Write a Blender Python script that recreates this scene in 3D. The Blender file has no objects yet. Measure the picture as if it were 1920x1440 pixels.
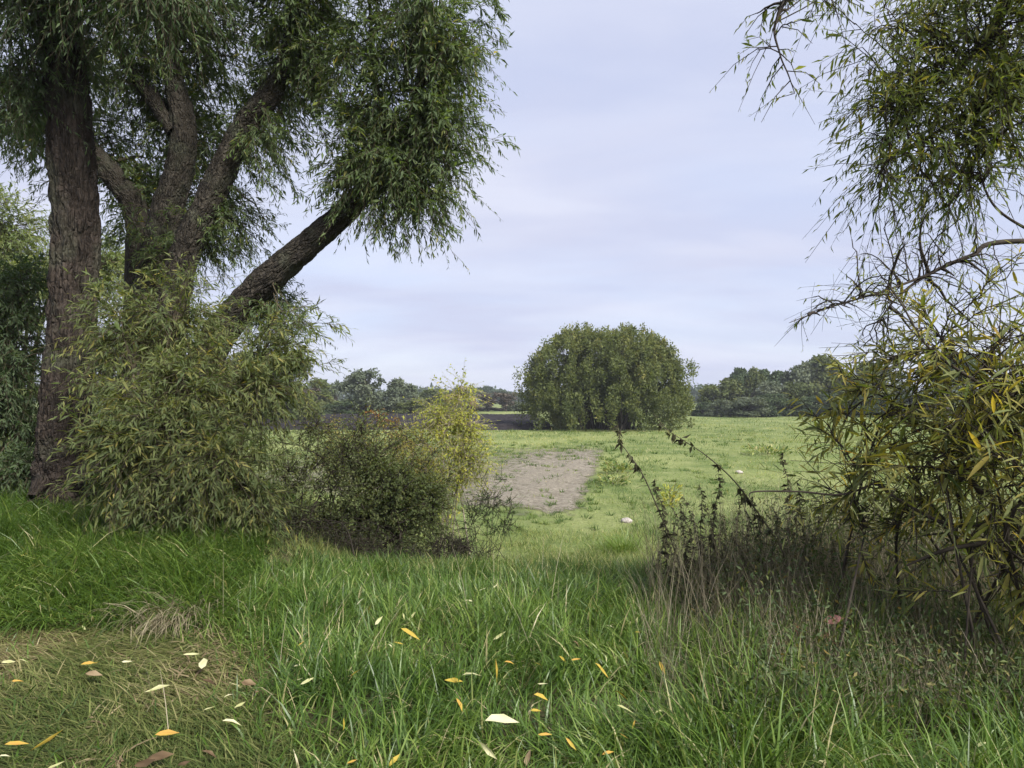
import bpy, math
import numpy as np
from mathutils import Vector, Matrix

# ------------------------------------------------------------------ camera, sky, sun, exposure
scene = bpy.context.scene
F = 1250.0                      # focal length in pixels of the 1920 x 1440 photograph
EYE = 1.65
PITCH = -math.atan(25 / F)        # the camera looks up by about a degree
cam_d = bpy.data.cameras.new('camera')
cam = bpy.data.objects.new('camera', cam_d)
scene.collection.objects.link(cam)
cam.location = (0, 0, EYE)
cam.rotation_euler = (math.pi / 2 - PITCH, 0, 0)
cam_d.sensor_width = 36
cam_d.lens = F / 1920 * 36
cam_d.clip_start = 0.05
cam_d.clip_end = 6000
scene.camera = cam

SUN_EL, SUN_AZ = 42, 140          # azimuth from +Y clockwise: from behind the camera on the right
world = bpy.data.worlds.new('World'); scene.world = world; world.use_nodes = True
wt = world.node_tree; wt.nodes.clear()
def wn(t, **k):
    n = wt.nodes.new(t)
    for a, b in k.items(): setattr(n, a, b)
    return n
sky = wn('ShaderNodeTexSky', sky_type='NISHITA', sun_disc=False)
sky.sun_elevation = math.radians(SUN_EL); sky.sun_rotation = math.radians(SUN_AZ)
sky.air_density = 1.0; sky.dust_density = 1.5; sky.ozone_density = 2.0
tc = wn('ShaderNodeTexCoord')
sep = wn('ShaderNodeSeparateXYZ'); wt.links.new(tc.outputs['Generated'], sep.inputs[0])
zz = wn('ShaderNodeMath', operation='ADD'); zz.inputs[1].default_value = 0.22
wt.links.new(sep.outputs['Z'], zz.inputs[0])
zm = wn('ShaderNodeMath', operation='MAXIMUM'); zm.inputs[1].default_value = 0.08
wt.links.new(zz.outputs[0], zm.inputs[0])
dv = wn('ShaderNodeVectorMath', operation='SCALE')
inv = wn('ShaderNodeMath', operation='DIVIDE'); inv.inputs[0].default_value = 1.0
wt.links.new(zm.outputs[0], inv.inputs[1]); wt.links.new(inv.outputs[0], dv.inputs['Scale'])
wt.links.new(tc.outputs['Generated'], dv.inputs[0])
mp = wn('ShaderNodeMapping'); mp.inputs['Rotation'].default_value = (0, 0, math.radians(-38))
mp.inputs['Scale'].default_value = (0.7, 1.7, 0.8)
wt.links.new(dv.outputs[0], mp.inputs[0])
n1 = wn('ShaderNodeTexNoise'); n1.inputs['Scale'].default_value = 1.25; n1.inputs['Detail'].default_value = 7
n1.inputs['Roughness'].default_value = 0.52; n1.inputs['Distortion'].default_value = 0.35
wt.links.new(mp.outputs[0], n1.inputs[0])
rmp = wn('ShaderNodeValToRGB')
rmp.color_ramp.elements[0].position = 0.36; rmp.color_ramp.elements[0].color = (0.86, 0.86, 0.86, 1)
rmp.color_ramp.elements[1].position = 0.62; rmp.color_ramp.elements[1].color = (1, 1, 1, 1)
wt.links.new(n1.outputs['Fac'], rmp.inputs[0])
n2 = wn('ShaderNodeTexNoise'); n2.inputs['Scale'].default_value = 1.5; n2.inputs['Detail'].default_value = 7; n2.inputs['Distortion'].default_value = 0.3
mp2 = wn('ShaderNodeMapping'); mp2.inputs['Location'].default_value = (3.1, 1.7, 0.4)
mp2.inputs['Rotation'].default_value = (0, 0, math.radians(20)); mp2.inputs['Scale'].default_value = (0.6, 1.4, 1)
wt.links.new(dv.outputs[0], mp2.inputs[0]); wt.links.new(mp2.outputs[0], n2.inputs[0])
r2 = wn('ShaderNodeValToRGB')
CL = 1.0
r2.color_ramp.elements[0].position = 0.38; r2.color_ramp.elements[0].color = (0.555 * CL, 0.59 * CL, 0.76 * CL, 1)
r2.color_ramp.elements[1].position = 0.62; r2.color_ramp.elements[1].color = (0.655 * CL, 0.685 * CL, 0.825 * CL, 1)
wt.links.new(n2.outputs['Fac'], r2.inputs[0])
cs = wn('ShaderNodeVectorMath', operation='SCALE'); cs.inputs['Scale'].default_value = 4.3
wt.links.new(r2.outputs[0], cs.inputs[0])
mx = wn('ShaderNodeMix', data_type='RGBA')
wt.links.new(rmp.outputs[0], mx.inputs[0])
wt.links.new(sky.outputs[0], mx.inputs[6]); wt.links.new(cs.outputs[0], mx.inputs[7])
bg = wn('ShaderNodeBackground'); bg.inputs['Strength'].default_value = 0.050
wt.links.new(mx.outputs[2], bg.inputs['Color'])
wo = wn('ShaderNodeOutputWorld'); wt.links.new(bg.outputs[0], wo.inputs[0])

sun_d = bpy.data.lights.new('sun', 'SUN'); sun = bpy.data.objects.new('sun', sun_d)
scene.collection.objects.link(sun)
sun_d.energy = 1.5; sun_d.angle = math.radians(14); sun_d.color = (1.0, 0.96, 0.89)
az = math.radians(SUN_AZ); el = math.radians(SUN_EL)
sv = Vector((math.sin(az) * math.cos(el), math.cos(az) * math.cos(el), math.sin(el)))
sun.rotation_euler = sv.to_track_quat('Z', 'Y').to_euler()
sun.location = sv * 60

vs = scene.view_settings
vs.view_transform = 'Standard'; vs.look = 'None'; vs.gamma = 1.0; vs.use_curve_mapping = False
vs.exposure = 2.45
scene.cycles.max_bounces = 7; scene.cycles.diffuse_bounces = 3; scene.cycles.transmission_bounces = 4
scene.cycles.glossy_bounces = 2; scene.cycles.use_denoising = True
scene.cycles.volume_bounces = 0

# ------------------------------------------------------------------ helpers
rng = np.random.default_rng(11)
COL = scene.collection
def A(*v): return np.array(v, float)
CP, SP = math.cos(PITCH), math.sin(PITCH)
def ray(px, py):
    x = (px - 960) / F; u = -(py - 720) / F
    return A(x, CP + u * SP, -SP + u * CP)
def at(px, py, Y):
    d = ray(px, py)
    return A(0, 0, EYE) + d * (Y / d[1])
def norm(v): return v / np.maximum(np.linalg.norm(v, axis=-1, keepdims=True), 1e-9)
def sstep(t): t = np.clip(t, 0, 1); return t * t * (3 - 2 * t)
def hsh(ix, iy, iz, seed):
    h = (ix * 374761393 + iy * 668265263 + iz * 2147483647 + seed * 974634777) & 0xFFFFFFFF
    h = ((h ^ (h >> 13)) * 1274126177) & 0xFFFFFFFF
    h = ((h ^ (h >> 16)) * 2246822519) & 0xFFFFFFFF
    return ((h ^ (h >> 15)) & 0xFFFFFF) / float(0xFFFFFF)
def vnoise(x, y, z=0.0, seed=0):
    x, y, z = np.broadcast_arrays(np.asarray(x, float), np.asarray(y, float), np.asarray(z, float))
    ix = np.floor(x).astype(np.int64); iy = np.floor(y).astype(np.int64); iz = np.floor(z).astype(np.int64)
    fx, fy, fz = sstep(x - ix), sstep(y - iy), sstep(z - iz)
    r = 0
    for a in (0, 1):
        for b in (0, 1):
            for c in (0, 1):
                w = (fx if a else 1 - fx) * (fy if b else 1 - fy) * (fz if c else 1 - fz)
                r = r + w * hsh(ix + a, iy + b, iz + c, seed)
    return r
def fbm(x, y, z=0.0, seed=0, o=3):
    r = 0; a = 0.5; s = 1.0
    for k in range(o):
        r = r + a * vnoise(np.asarray(x) * s, np.asarray(y) * s, np.asarray(z) * s, seed + k); a *= 0.5; s *= 2.03
    return r / (1 - 0.5 ** o)

def H(x, y):
    """height of the ground: a grassy bank with the camera on top, fields below"""
    x = np.asarray(x, float); y = np.asarray(y, float)
    edge = 6.0 + 5.4 * sstep((-x - 1.3) / 3.2) + 0.5 * sstep((x - 2) / 2)
    z = -1.5 * sstep((y - edge) / 6.2 * 0.9 + 0.05)
    z = z + 0.16 * sstep((-x - 1.9) / 1.6) * sstep((y - 4.7) / 0.9) * (1 - sstep((y - 9.5) / 4))
    near = 1 - sstep((y - 10) / 8)
    z = z + near * 0.09 * (fbm(x * 1.3, y * 1.3, 0, 3) - 0.5)
    far = sstep((y - 9) / 6)
    amp = 1 + np.clip(y - 40, 0, 100) / 60
    z = z + far * (0.16 * (fbm(x * 0.9, y * 0.55, 0, 5) - 0.5) + 0.16 * amp * (fbm(x * 0.16, y * 0.12, 0, 8) - 0.5))
    return z
def h1(x, y): return float(H(x, y))
def hit(px, py, off=0.0):
    """where the line of sight through a pixel meets the ground (+off)"""
    d = ray(px, py); t = np.geomspace(1.5, 400, 4000)
    x = d[0] * t; y = d[1] * t; z = EYE + d[2] * t
    k = np.argmax(z <= H(x, y) + off)
    return A(x[k], y[k], z[k])

def mesh_obj(name, V, Fc, mat, parent=None, attrs=None, smooth=False, link=True):
    V = np.ascontiguousarray(V, np.float32); Fc = np.asarray(Fc, np.int32)
    me = bpy.data.meshes.new(name)
    n, m, k = len(V), len(Fc), Fc.shape[1]
    me.vertices.add(n); me.vertices.foreach_set('co', V.ravel())
    me.loops.add(m * k); me.loops.foreach_set('vertex_index', Fc.ravel())
    me.polygons.add(m); me.polygons.foreach_set('loop_start', np.arange(0, m * k, k, dtype=np.int32))
    if smooth: me.polygons.foreach_set('use_smooth', np.ones(m, bool))
    for an, av in (attrs or {}).items():
        av = np.asarray(av, np.float32)
        if av.ndim == 1:
            me.attributes.new(an, 'FLOAT', 'POINT').data.foreach_set('value', av)
        else:
            me.attributes.new(an, 'FLOAT_VECTOR', 'POINT').data.foreach_set('vector', av.ravel())
    me.update(calc_edges=True)
    if mat: me.materials.append(mat)
    if not link: return me
    return link_obj(name, me, parent)
def link_obj(name, me, parent=None):
    o = bpy.data.objects.new(name, me); COL.objects.link(o)
    if parent is not None:
        o.parent = parent
        o.matrix_parent_inverse = parent_inv(parent)
    return o
def parent_inv(p):
    return (Matrix.Translation(p.location) @ p.rotation_euler.to_matrix().to_4x4() @ Matrix.Diagonal((*p.scale, 1))).inverted()
def tag(o, label=None, cat=None, group=None, kind=None):
    for k, v in (('label', label), ('category', cat), ('group', group), ('kind', kind)):
        if v: o[k] = v
    return o
def thing(name, label, cat, loc, group=None):
    o = bpy.data.objects.new(name, None); COL.objects.link(o); o.location = tuple(loc); o.empty_display_size = 0.2
    return tag(o, label, cat, group)
def copy_thing(src, loc, rz=0, sc=1.0, label=None):
    """a copy of a thing at the origin with copies of its parts"""
    o = src.copy(); COL.objects.link(o)
    for ch in src.children:
        c = ch.copy(); COL.objects.link(c); c.parent = o
    o.location = tuple(loc); o.rotation_euler = (0, 0, rz)
    o.scale = (sc, sc, sc) if np.isscalar(sc) else tuple(sc)
    if label: o['label'] = label
    return o

class Acc:
    def __init__(s): s.V = []; s.F = []; s.T = []; s.n = 0
    def add(s, V, Fc, T=None):
        V = np.asarray(V, float).reshape(-1, 3); s.V.append(V); s.F.append(np.asarray(Fc) + s.n); s.n += len(V)
        s.T.append(np.zeros(len(V)) if T is None else np.asarray(T, float))
    def build(s, name, mat, parent=None, smooth=False, kind=None):
        o = mesh_obj(name, np.concatenate(s.V), np.concatenate(s.F), mat, parent, {'tint': np.concatenate(s.T)}, smooth)
        return tag(o, kind=kind)

def tubes(P, R, sides=4, ref=(0.13, 1, 0.07)):
    """P (B,n,3) paths, R (B,n) radii -> verts, quads"""
    P = np.asarray(P, float); B, n, _ = P.shape
    T = norm(np.gradient(P, axis=1)); ref = norm(A(*ref))
    U = np.cross(T, ref); bad = np.linalg.norm(U, axis=-1, keepdims=True) < 0.08
    U = norm(np.where(bad, np.cross(T, A(1, 0.1, 0.2)), U)); W = np.cross(T, U)
    a = np.arange(sides) / sides * 2 * np.pi
    V = P[:, :, None] + R[:, :, None, None] * (U[:, :, None] * np.cos(a)[None, None, :, None] + W[:, :, None] * np.sin(a)[None, None, :, None])
    b = np.arange(B)[:, None, None] * n * sides; i = np.arange(n - 1)[None, :, None] * sides; j = np.arange(sides)[None, None, :]; k = (j + 1) % sides
    Q = np.stack([b + i + j, b + i + k, b + i + sides + k, b + i + sides + j], -1).reshape(-1, 4)
    return V.reshape(-1, 3), Q
def spline(C, n):
    C = np.asarray(C, float); Cx = np.vstack([2 * C[0] - C[1], C, 2 * C[-1] - C[-2]])
    t = np.linspace(0, len(C) - 1 - 1e-6, n); i = t.astype(int); f = (t - i)[:, None]
    p0, p1, p2, p3 = Cx[i], Cx[i + 1], Cx[i + 2], Cx[i + 3]
    return 0.5 * (2 * p1 + (p2 - p0) * f + (2 * p0 - 5 * p1 + 4 * p2 - p3) * f ** 2 + (3 * p1 - p0 - 3 * p2 + p3) * f ** 3)

def bark_limb(name, ctrl, rad, mat, parent, sides=56, step=0.025, amp=0.05, seed=0, flare=0.0, zfl=0.0):
    """thick limb with furrowed bark as real relief"""
    L = np.linalg.norm(np.diff(ctrl, axis=0), axis=1).sum()
    n = max(12, int(L / step)); P = spline(ctrl, n)
    R = np.interp(np.linspace(0, 1, n), np.linspace(0, 1, len(rad)), rad)
    s = np.linspace(0, L, n)
    a = np.arange(sides) / sides * 2 * np.pi
    ca, sa = np.cos(a)[None, :], np.sin(a)[None, :]
    rr = R[:, None]; k = 19.0
    wob = 0.35 * vnoise(ca * rr * 9, sa * rr * 9, s[:, None] * 2.2, seed + 9)
    n1 = vnoise(ca * rr * k + wob * 3, sa * rr * k, s[:, None] * 3.0 + 0 * ca, seed)
    n2 = vnoise(ca * rr * k * 2.1, sa * rr * k * 2.1 + wob * 3, s[:, None] * 11 + 0 * ca, seed + 1)
    ridge = (1 - np.abs(2 * n1 - 1)) ** 1.6 * 0.7 + (1 - np.abs(2 * n2 - 1)) * 0.3
    lump = vnoise(ca * 1.3, sa * 1.3, s[:, None] * 1.4 + 0 * ca, seed + 2) - 0.5
    RR = rr * (1 + 0.07 * lump) + amp * 1.1 * (0.3 - ridge)
    if flare:
        fl = np.exp(-s / zfl)[:, None]
        RR = RR * (1 + flare * fl * (0.75 + 0.5 * np.cos(a * 5 + seed)[None, :] * fl))
    T = norm(np.gradient(P, axis=0)); ref = norm(A(0.13, 1, 0.07))
    U = norm(np.cross(T, ref)); W = np.cross(T, U)
    V = P[:, None] + RR[..., None] * (U[:, None] * ca[..., None] + W[:, None] * sa[..., None])
    i = np.arange(n - 1)[:, None] * sides; j = np.arange(sides)[None]; kk = (j + 1) % sides
    Q = np.stack([i + j, i + kk, i + sides + kk, i + sides + j], -1).reshape(-1, 4)
    bk = np.stack([ca * rr, sa * rr, s[:, None] + 0 * ca], -1).reshape(-1, 3)
    return mesh_obj(name, V.reshape(-1, 3), Q, mat, parent, {'bark': bk}, True)

# leaves -------------------------------------------------------------------------------------------
def leaf_lo(B, D, N, L, W, curl=0.12):
    S = np.cross(D, N); L = L[:, None]; W = W[:, None]
    m = B + D * L * 0.45
    l = B + D * L * 0.42 + S * W * 0.5 + N * W * 0.22
    r = B + D * L * 0.42 - S * W * 0.5 + N * W * 0.22
    t = B + D * L - N * L * curl
    V = np.stack([B, l, m, r, t], 1).reshape(-1, 3)
    o = np.arange(len(B))[:, None, None] * 5
    Fc = (o + np.array([[0, 2, 1], [0, 3, 2], [1, 2, 4], [2, 3, 4]])[None]).reshape(-1, 3)
    return V, Fc, 5
def leaf_hi(B, D, N, L, W, curl=0.14):
    S = np.cross(D, N); L = L[:, None]; W = W[:, None]
    def p(f, w, up, c): return B + D * L * f + S * W * w + N * (W * up - L * c)
    V = np.stack([B, p(.22, .36, .10, 0), p(.22, 0, -.05, 0), p(.22, -.36, .10, 0),
                  p(.58, .44, .14, curl * .3), p(.58, 0, -.05, curl * .34), p(.58, -.44, .14, curl * .3), p(1, 0, 0, curl)], 1).reshape(-1, 3)
    o = np.arange(len(B))[:, None, None] * 8
    tri = np.array([[0, 2, 1], [0, 3, 2], [1, 2, 4], [2, 5, 4], [2, 3, 5], [3, 6, 5], [4, 5, 7], [5, 6, 7]])
    return V, (o + tri[None]).reshape(-1, 3), 8
def leaf_fold(B, D, N, L, W, curl=0.1):
    """two triangles folded along the midrib"""
    S = np.cross(D, N); L = L[:, None]; W = W[:, None]
    V = np.stack([B, B + D * L * .42 + S * W * .5 + N * W * .2, B + D * L - N * L * curl, B + D * L * .42 - S * W * .5 + N * W * .2], 1).reshape(-1, 3)
    o = np.arange(len(B))[:, None, None] * 4
    return V, (o + np.array([[0, 2, 1], [0, 3, 2]])[None]).reshape(-1, 3), 4
def leaf_flat(B, D, N, L, W):
    S = np.cross(D, N); L = L[:, None]; W = W[:, None]
    V = np.stack([B, B + D * L * .45 + S * W * .5, B + D * L, B + D * L * .45 - S * W * .5], 1).reshape(-1, 3)
    o = np.arange(len(B))[:, None] * 4
    return V, o + np.array([[0, 1, 2, 3]]), 4

class Foliage:
    def __init__(s): s.L = []; s.tw = Acc(); s.pts = []
    def leaves(s, B, D, N, L, W, T): s.L.append((B, D, N, L, W, T))
    def arrays(s):
        return [np.concatenate([x[i] for x in s.L]) for i in range(6)]
    def twigs(s, P, D, L, droop=0.35, K=14, lL=0.11, lW=0.02, dens=0.88, tint=None, r=0.0035, hang=0.35, t0=0.08, spread=0.75, seg=3, stem=True, tintfun=None):
        T = len(P); u = np.linspace(0, 1, seg)
        g = A(0, 0, -1)
        bend = rng.normal(0, 0.12, (T, 3))
        def pos(sv): 
            sv = sv[..., None]
            return P[:, None] + D[:, None] * (L[:, None, None] * sv) + (g * droop + bend[:, None]) * (L[:, None, None] * sv ** 2)
        if stem:
            path = pos(np.tile(u, (T, 1)))
            R = np.tile(np.linspace(1, 0.35, seg), (T, 1)) * (r * rng.uniform(0.7, 1.3, (T, 1)))
            s.tw.add(*tubes(path, R, 3))
        sk = np.clip(t0 + (np.arange(K)[None] + rng.uniform(0, 0.9, (T, K))) / K * (1 - t0), 0, 1)
        base = pos(sk)
        tan = norm(D[:, None] + (g * droop + bend[:, None]) * (2 * sk[..., None]))
        rnd = rng.normal(0, 1, (T, K, 3)); side = norm(np.cross(tan, rnd))
        d = norm(tan * 0.75 + side * spread + g * hang + rng.normal(0, 0.12, (T, K, 3)))
        up = norm(A(0, -0.25, 1) + rng.normal(0, 0.55, (T, K, 3)))
        nn = norm(up - d * (up * d).sum(-1, keepdims=True))
        ll = lL * rng.uniform(0.42, 1.2, (T, K)) * (1 - 0.35 * sk ** 3) * rng.uniform(.75, 1.15, (T, 1)); ww = ll / lL * lW * rng.uniform(0.8, 1.2, (T, K))
        tt = np.clip((rng.uniform(0, 1, (T, 1)) * 0.5 + rng.uniform(0, 1, (T, K)) * 0.5), 0, 1) if tint is None else np.clip(tint[:, None] + rng.normal(0, 0.14, (T, K)), 0, 1)
        if tintfun is not None: tt = tintfun(base.reshape(-1, 3), tt.ravel()).reshape(tt.shape)
        m = rng.uniform(0, 1, (T, K)) < dens
        s.leaves(base[m], d[m], nn[m], ll[m], ww[m], tt[m])
    def branches(s, S, E, r0, r1, n=7, arch=0.12, wig=0.06, sides=4, add=True):
        B = len(S); u = np.linspace(0, 1, n)[None, :, None]
        Ld = np.linalg.norm(E - S, axis=1)[:, None, None]
        ctl = arch * Ld * A(0, 0, 1) + rng.normal(0, wig, (B, 1, 3)) * Ld
        P = S[:, None] * (1 - u) + E[:, None] * u + ctl * (4 * u * (1 - u)) + rng.normal(0, wig * 0.25, (B, n, 3)) * Ld * (u > 0)
        R = r0[:, None] * (1 - u[..., 0]) + r1[:, None] * u[..., 0]
        if add: s.tw.add(*tubes(P, R, sides))
        return P
    def crown(s, limbs, vols, nb=40, ntw=9, tl=(0.4, 0.8), tmin=0.25, rbase=0.018, shell=0.5, arch=0.12, out=0.5, **tw):
        limbs = np.asarray(limbs)
        for v in vols:
            c, r = v[0], v[1]; k = v[2] if len(v) > 2 else 1.0
            b = max(3, int(nb * k))
            q = norm(rng.normal(0, 1, (b, 3))) * rng.uniform(0, 1, (b, 1)) ** shell
            E = c + q * r
            dd = np.linalg.norm(limbs[None] - E[:, None], axis=-1) + rng.uniform(0, 0.6, (b, len(limbs)))
            S = limbs[dd.argmin(1)]
            Lb = np.linalg.norm(E - S, axis=1)
            P = s.branches(S, E, np.minimum(rbase, 0.006 + 0.006 * Lb) * np.where(rng.uniform(0, 1, b) < .15, 2.6, 1.0), np.full(b, 0.003), arch=arch)
            n = P.shape[1]; T = b * ntw
            ib = np.repeat(np.arange(b), ntw)
            t = rng.uniform(tmin, 1, T) * (n - 1.001); i0 = t.astype(int); f = (t - i0)[:, None]
            p = P[ib, i0] * (1 - f) + P[ib, i0 + 1] * f
            tan = norm(P[ib, i0 + 1] - P[ib, i0]); rad = norm(p - c)
            d = norm(tan * 0.5 + rad * out + norm(rng.normal(0, 1, (T, 3))) * 0.75)
            s.twigs(p, d, rng.uniform(*tl, T), **tw)
    def sprays(s, limbs, ends, n=2, jit=0.15, tl=(.2, .4), ntw=9, r=.006, arch=.1, **tw):
        """long shoots to given ends, leafy along their outer part"""
        E = np.repeat(np.array(ends), n, 0); E = E + rng.normal(0, jit, E.shape)
        d = np.linalg.norm(limbs[None] - E[:, None], axis=-1); S = limbs[d.argmin(1)]
        P = s.branches(S, E, np.full(len(E), r), np.full(len(E), .0025), n=9, arch=arch)
        ib = np.repeat(np.arange(len(E)), ntw); t = rng.uniform(.3, 1, len(ib)) * 7.999; i0 = t.astype(int); f = (t - i0)[:, None]
        p = P[ib, i0] * (1 - f) + P[ib, i0 + 1] * f; tan = norm(P[ib, i0 + 1] - P[ib, i0])
        s.twigs(p, norm(tan + norm(rng.normal(0, 1, (len(ib), 3))) * .6), rng.uniform(*tl, len(ib)), **tw)
    def build(s, parent, leafmat, twigmat, name='foliage', hi=False, split=0, leafname='leaf', objmat=None, flat=False, twname='branchwork'):
        if s.tw.n: s.tw.build(twname, twigmat, parent, smooth=True)
        B, D, N, L, W, T = s.arrays(); keep = np.ones(len(B), bool)
        if split:
            d = norm(B - A(0, 0, EYE)); dist = np.linalg.norm(B - A(0, 0, EYE), axis=1)
            px = 960 + F * B[:, 0] / np.maximum(B[:, 1], .1); py = 745 - F * (B[:, 2] - EYE) / np.maximum(B[:, 1], .1)
            inside = (px > 0) & (px < 1920) & (py > 0) & (py < 1440) & (B[:, 1] > 0.5)
            sz = L * np.sqrt(np.clip(1 - (D * d).sum(1) ** 2, 0, 1)) / dist * (0.4 + np.abs((N * d).sum(1))) * inside
            idx = np.argsort(-sz)[:split]; keep[idx] = False
            single_leaves(parent, leafname, B[idx], D[idx], N[idx], L[idx], W[idx], T[idx], objmat)
        fn = leaf_hi if hi else (leaf_fold if flat else leaf_lo)
        V, Fc, k = fn(B[keep], D[keep], N[keep], L[keep], W[keep])
        o = mesh_obj(name, V, Fc, leafmat, parent, {'tint': np.repeat(T[keep], k)})
        o['kind'] = 'stuff'
        return o
_lm = {}
def single_leaves(parent, name, B, D, N, L, W, T, mat):
    """the leaves one can pick apart: one object each, sharing a few leaf meshes of that species"""
    inv = parent_inv(parent)
    for i in range(len(B)):
        asp = round(float(W[i] / L[i]) / 0.04) * 0.04; tb = min(11, int(T[i] * 12)); key = (mat.name, max(asp, 0.08), tb)
        if key not in _lm:
            V, Fc, k = leaf_hi(A([0, 0, 0]), A([0, 1, 0]), A([0, 0, 1]), A(1.0), A(key[1]))
            _lm[key] = mesh_obj(name, V, Fc, mat, attrs={'tint': np.full(len(V), (tb + .5) / 12)}, link=False)
        o = bpy.data.objects.new(name, _lm[key]); COL.objects.link(o)
        S = np.cross(D[i], N[i]) * L[i]; Dy = D[i] * L[i]; Nz = N[i] * L[i]
        o.parent = parent; o.matrix_parent_inverse = inv
        o.matrix_basis = Matrix(((S[0], Dy[0], Nz[0], B[i][0]), (S[1], Dy[1], Nz[1], B[i][1]), (S[2], Dy[2], Nz[2], B[i][2]), (0, 0, 0, 1)))

# ------------------------------------------------------------------ materials
def newmat(name):
    m = bpy.data.materials.new(name); m.use_nodes = True; nt = m.node_tree; nt.nodes.clear()
    return m, nt, nt.nodes.new('ShaderNodeOutputMaterial')
def ramp(nt, fac, stops):
    r = nt.nodes.new('ShaderNodeValToRGB'); cr = r.color_ramp
    while len(cr.elements) > 1: cr.elements.remove(cr.elements[-1])
    for i, (p, c) in enumerate(stops):
        e = cr.elements[0] if i == 0 else cr.elements.new(p)
        e.position = p; e.color = (*c, 1)
    nt.links.new(fac, r.inputs[0]); return r.outputs[0]
def mix(nt, fac, a, b, mode='MIX'):
    n = nt.nodes.new('ShaderNodeMix'); n.data_type = 'RGBA'; n.blend_type = mode
    for s, v in ((n.inputs[0], fac), (n.inputs[6], a), (n.inputs[7], b)):
        if hasattr(v, 'is_output'): nt.links.new(v, s)
        elif isinstance(v, (int, float)): s.default_value = v
        else: s.default_value = (*v, 1)
    return n.outputs[2]
def noise(nt, scale, detail=4, rough=0.55, vec=None, stretch=None):
    if vec is None:
        g = nt.nodes.new('ShaderNodeNewGeometry'); vec = g.outputs['Position']
    if stretch:
        m = nt.nodes.new('ShaderNodeMapping'); m.inputs['Scale'].default_value = stretch; nt.links.new(vec, m.inputs[0]); vec = m.outputs[0]
    n = nt.nodes.new('ShaderNodeTexNoise'); n.inputs['Scale'].default_value = scale; n.inputs['Detail'].default_value = detail
    n.inputs['Roughness'].default_value = rough; nt.links.new(vec, n.inputs['Vector']); return n.outputs['Fac']
def leafmat(name, stops, under=None, uf=0.3, trans=0.40, rough=0.6, spec=0.14, tboost=1.7):
    m, nt, out = newmat(name)
    at_ = nt.nodes.new('ShaderNodeAttribute'); at_.attribute_name = 'tint'
    c = ramp(nt, at_.outputs['Fac'], stops)
    if under:
        g = nt.nodes.new('ShaderNodeNewGeometry')
        f = nt.nodes.new('ShaderNodeMath'); f.operation = 'MULTIPLY'; f.inputs[1].default_value = uf
        nt.links.new(g.outputs['Backfacing'], f.inputs[0]); c2 = mix(nt, f.outputs[0], c, under)
    else: c2 = c
    p = nt.nodes.new('ShaderNodeBsdfPrincipled'); nt.links.new(c2, p.inputs['Base Color'])
    p.inputs['Roughness'].default_value = rough; p.inputs['Specular IOR Level'].default_value = spec
    t = nt.nodes.new('ShaderNodeBsdfTranslucent')
    tcx = mix(nt, 1.0, c, (tboost * 1.05, tboost, tboost * 0.55), 'MULTIPLY'); nt.links.new(tcx, t.inputs[0])
    mx = nt.nodes.new('ShaderNodeMixShader'); mx.inputs[0].default_value = trans
    nt.links.new(p.outputs[0], mx.inputs[1]); nt.links.new(t.outputs[0], mx.inputs[2]); nt.links.new(mx.outputs[0], out.inputs[0])
    return m
def solid(name, stops, scale=6, rough=0.85, bump=0.0, bscale=30, spec=0.2, stretch=None):
    m, nt, out = newmat(name)
    c = ramp(nt, noise(nt, scale, 5, stretch=stretch), stops)
    p = nt.nodes.new('ShaderNodeBsdfPrincipled'); nt.links.new(c, p.inputs['Base Color']); p.inputs['Roughness'].default_value = rough
    p.inputs['Specular IOR Level'].default_value = spec
    if bump:
        b = nt.nodes.new('ShaderNodeBump'); b.inputs['Strength'].default_value = 1; b.inputs['Distance'].default_value = bump
        nt.links.new(noise(nt, bscale, 6, 0.6, stretch=stretch), b.inputs['Height']); nt.links.new(b.outputs[0], p.inputs['Normal'])
    nt.links.new(p.outputs[0], out.inputs[0]); return m
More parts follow.
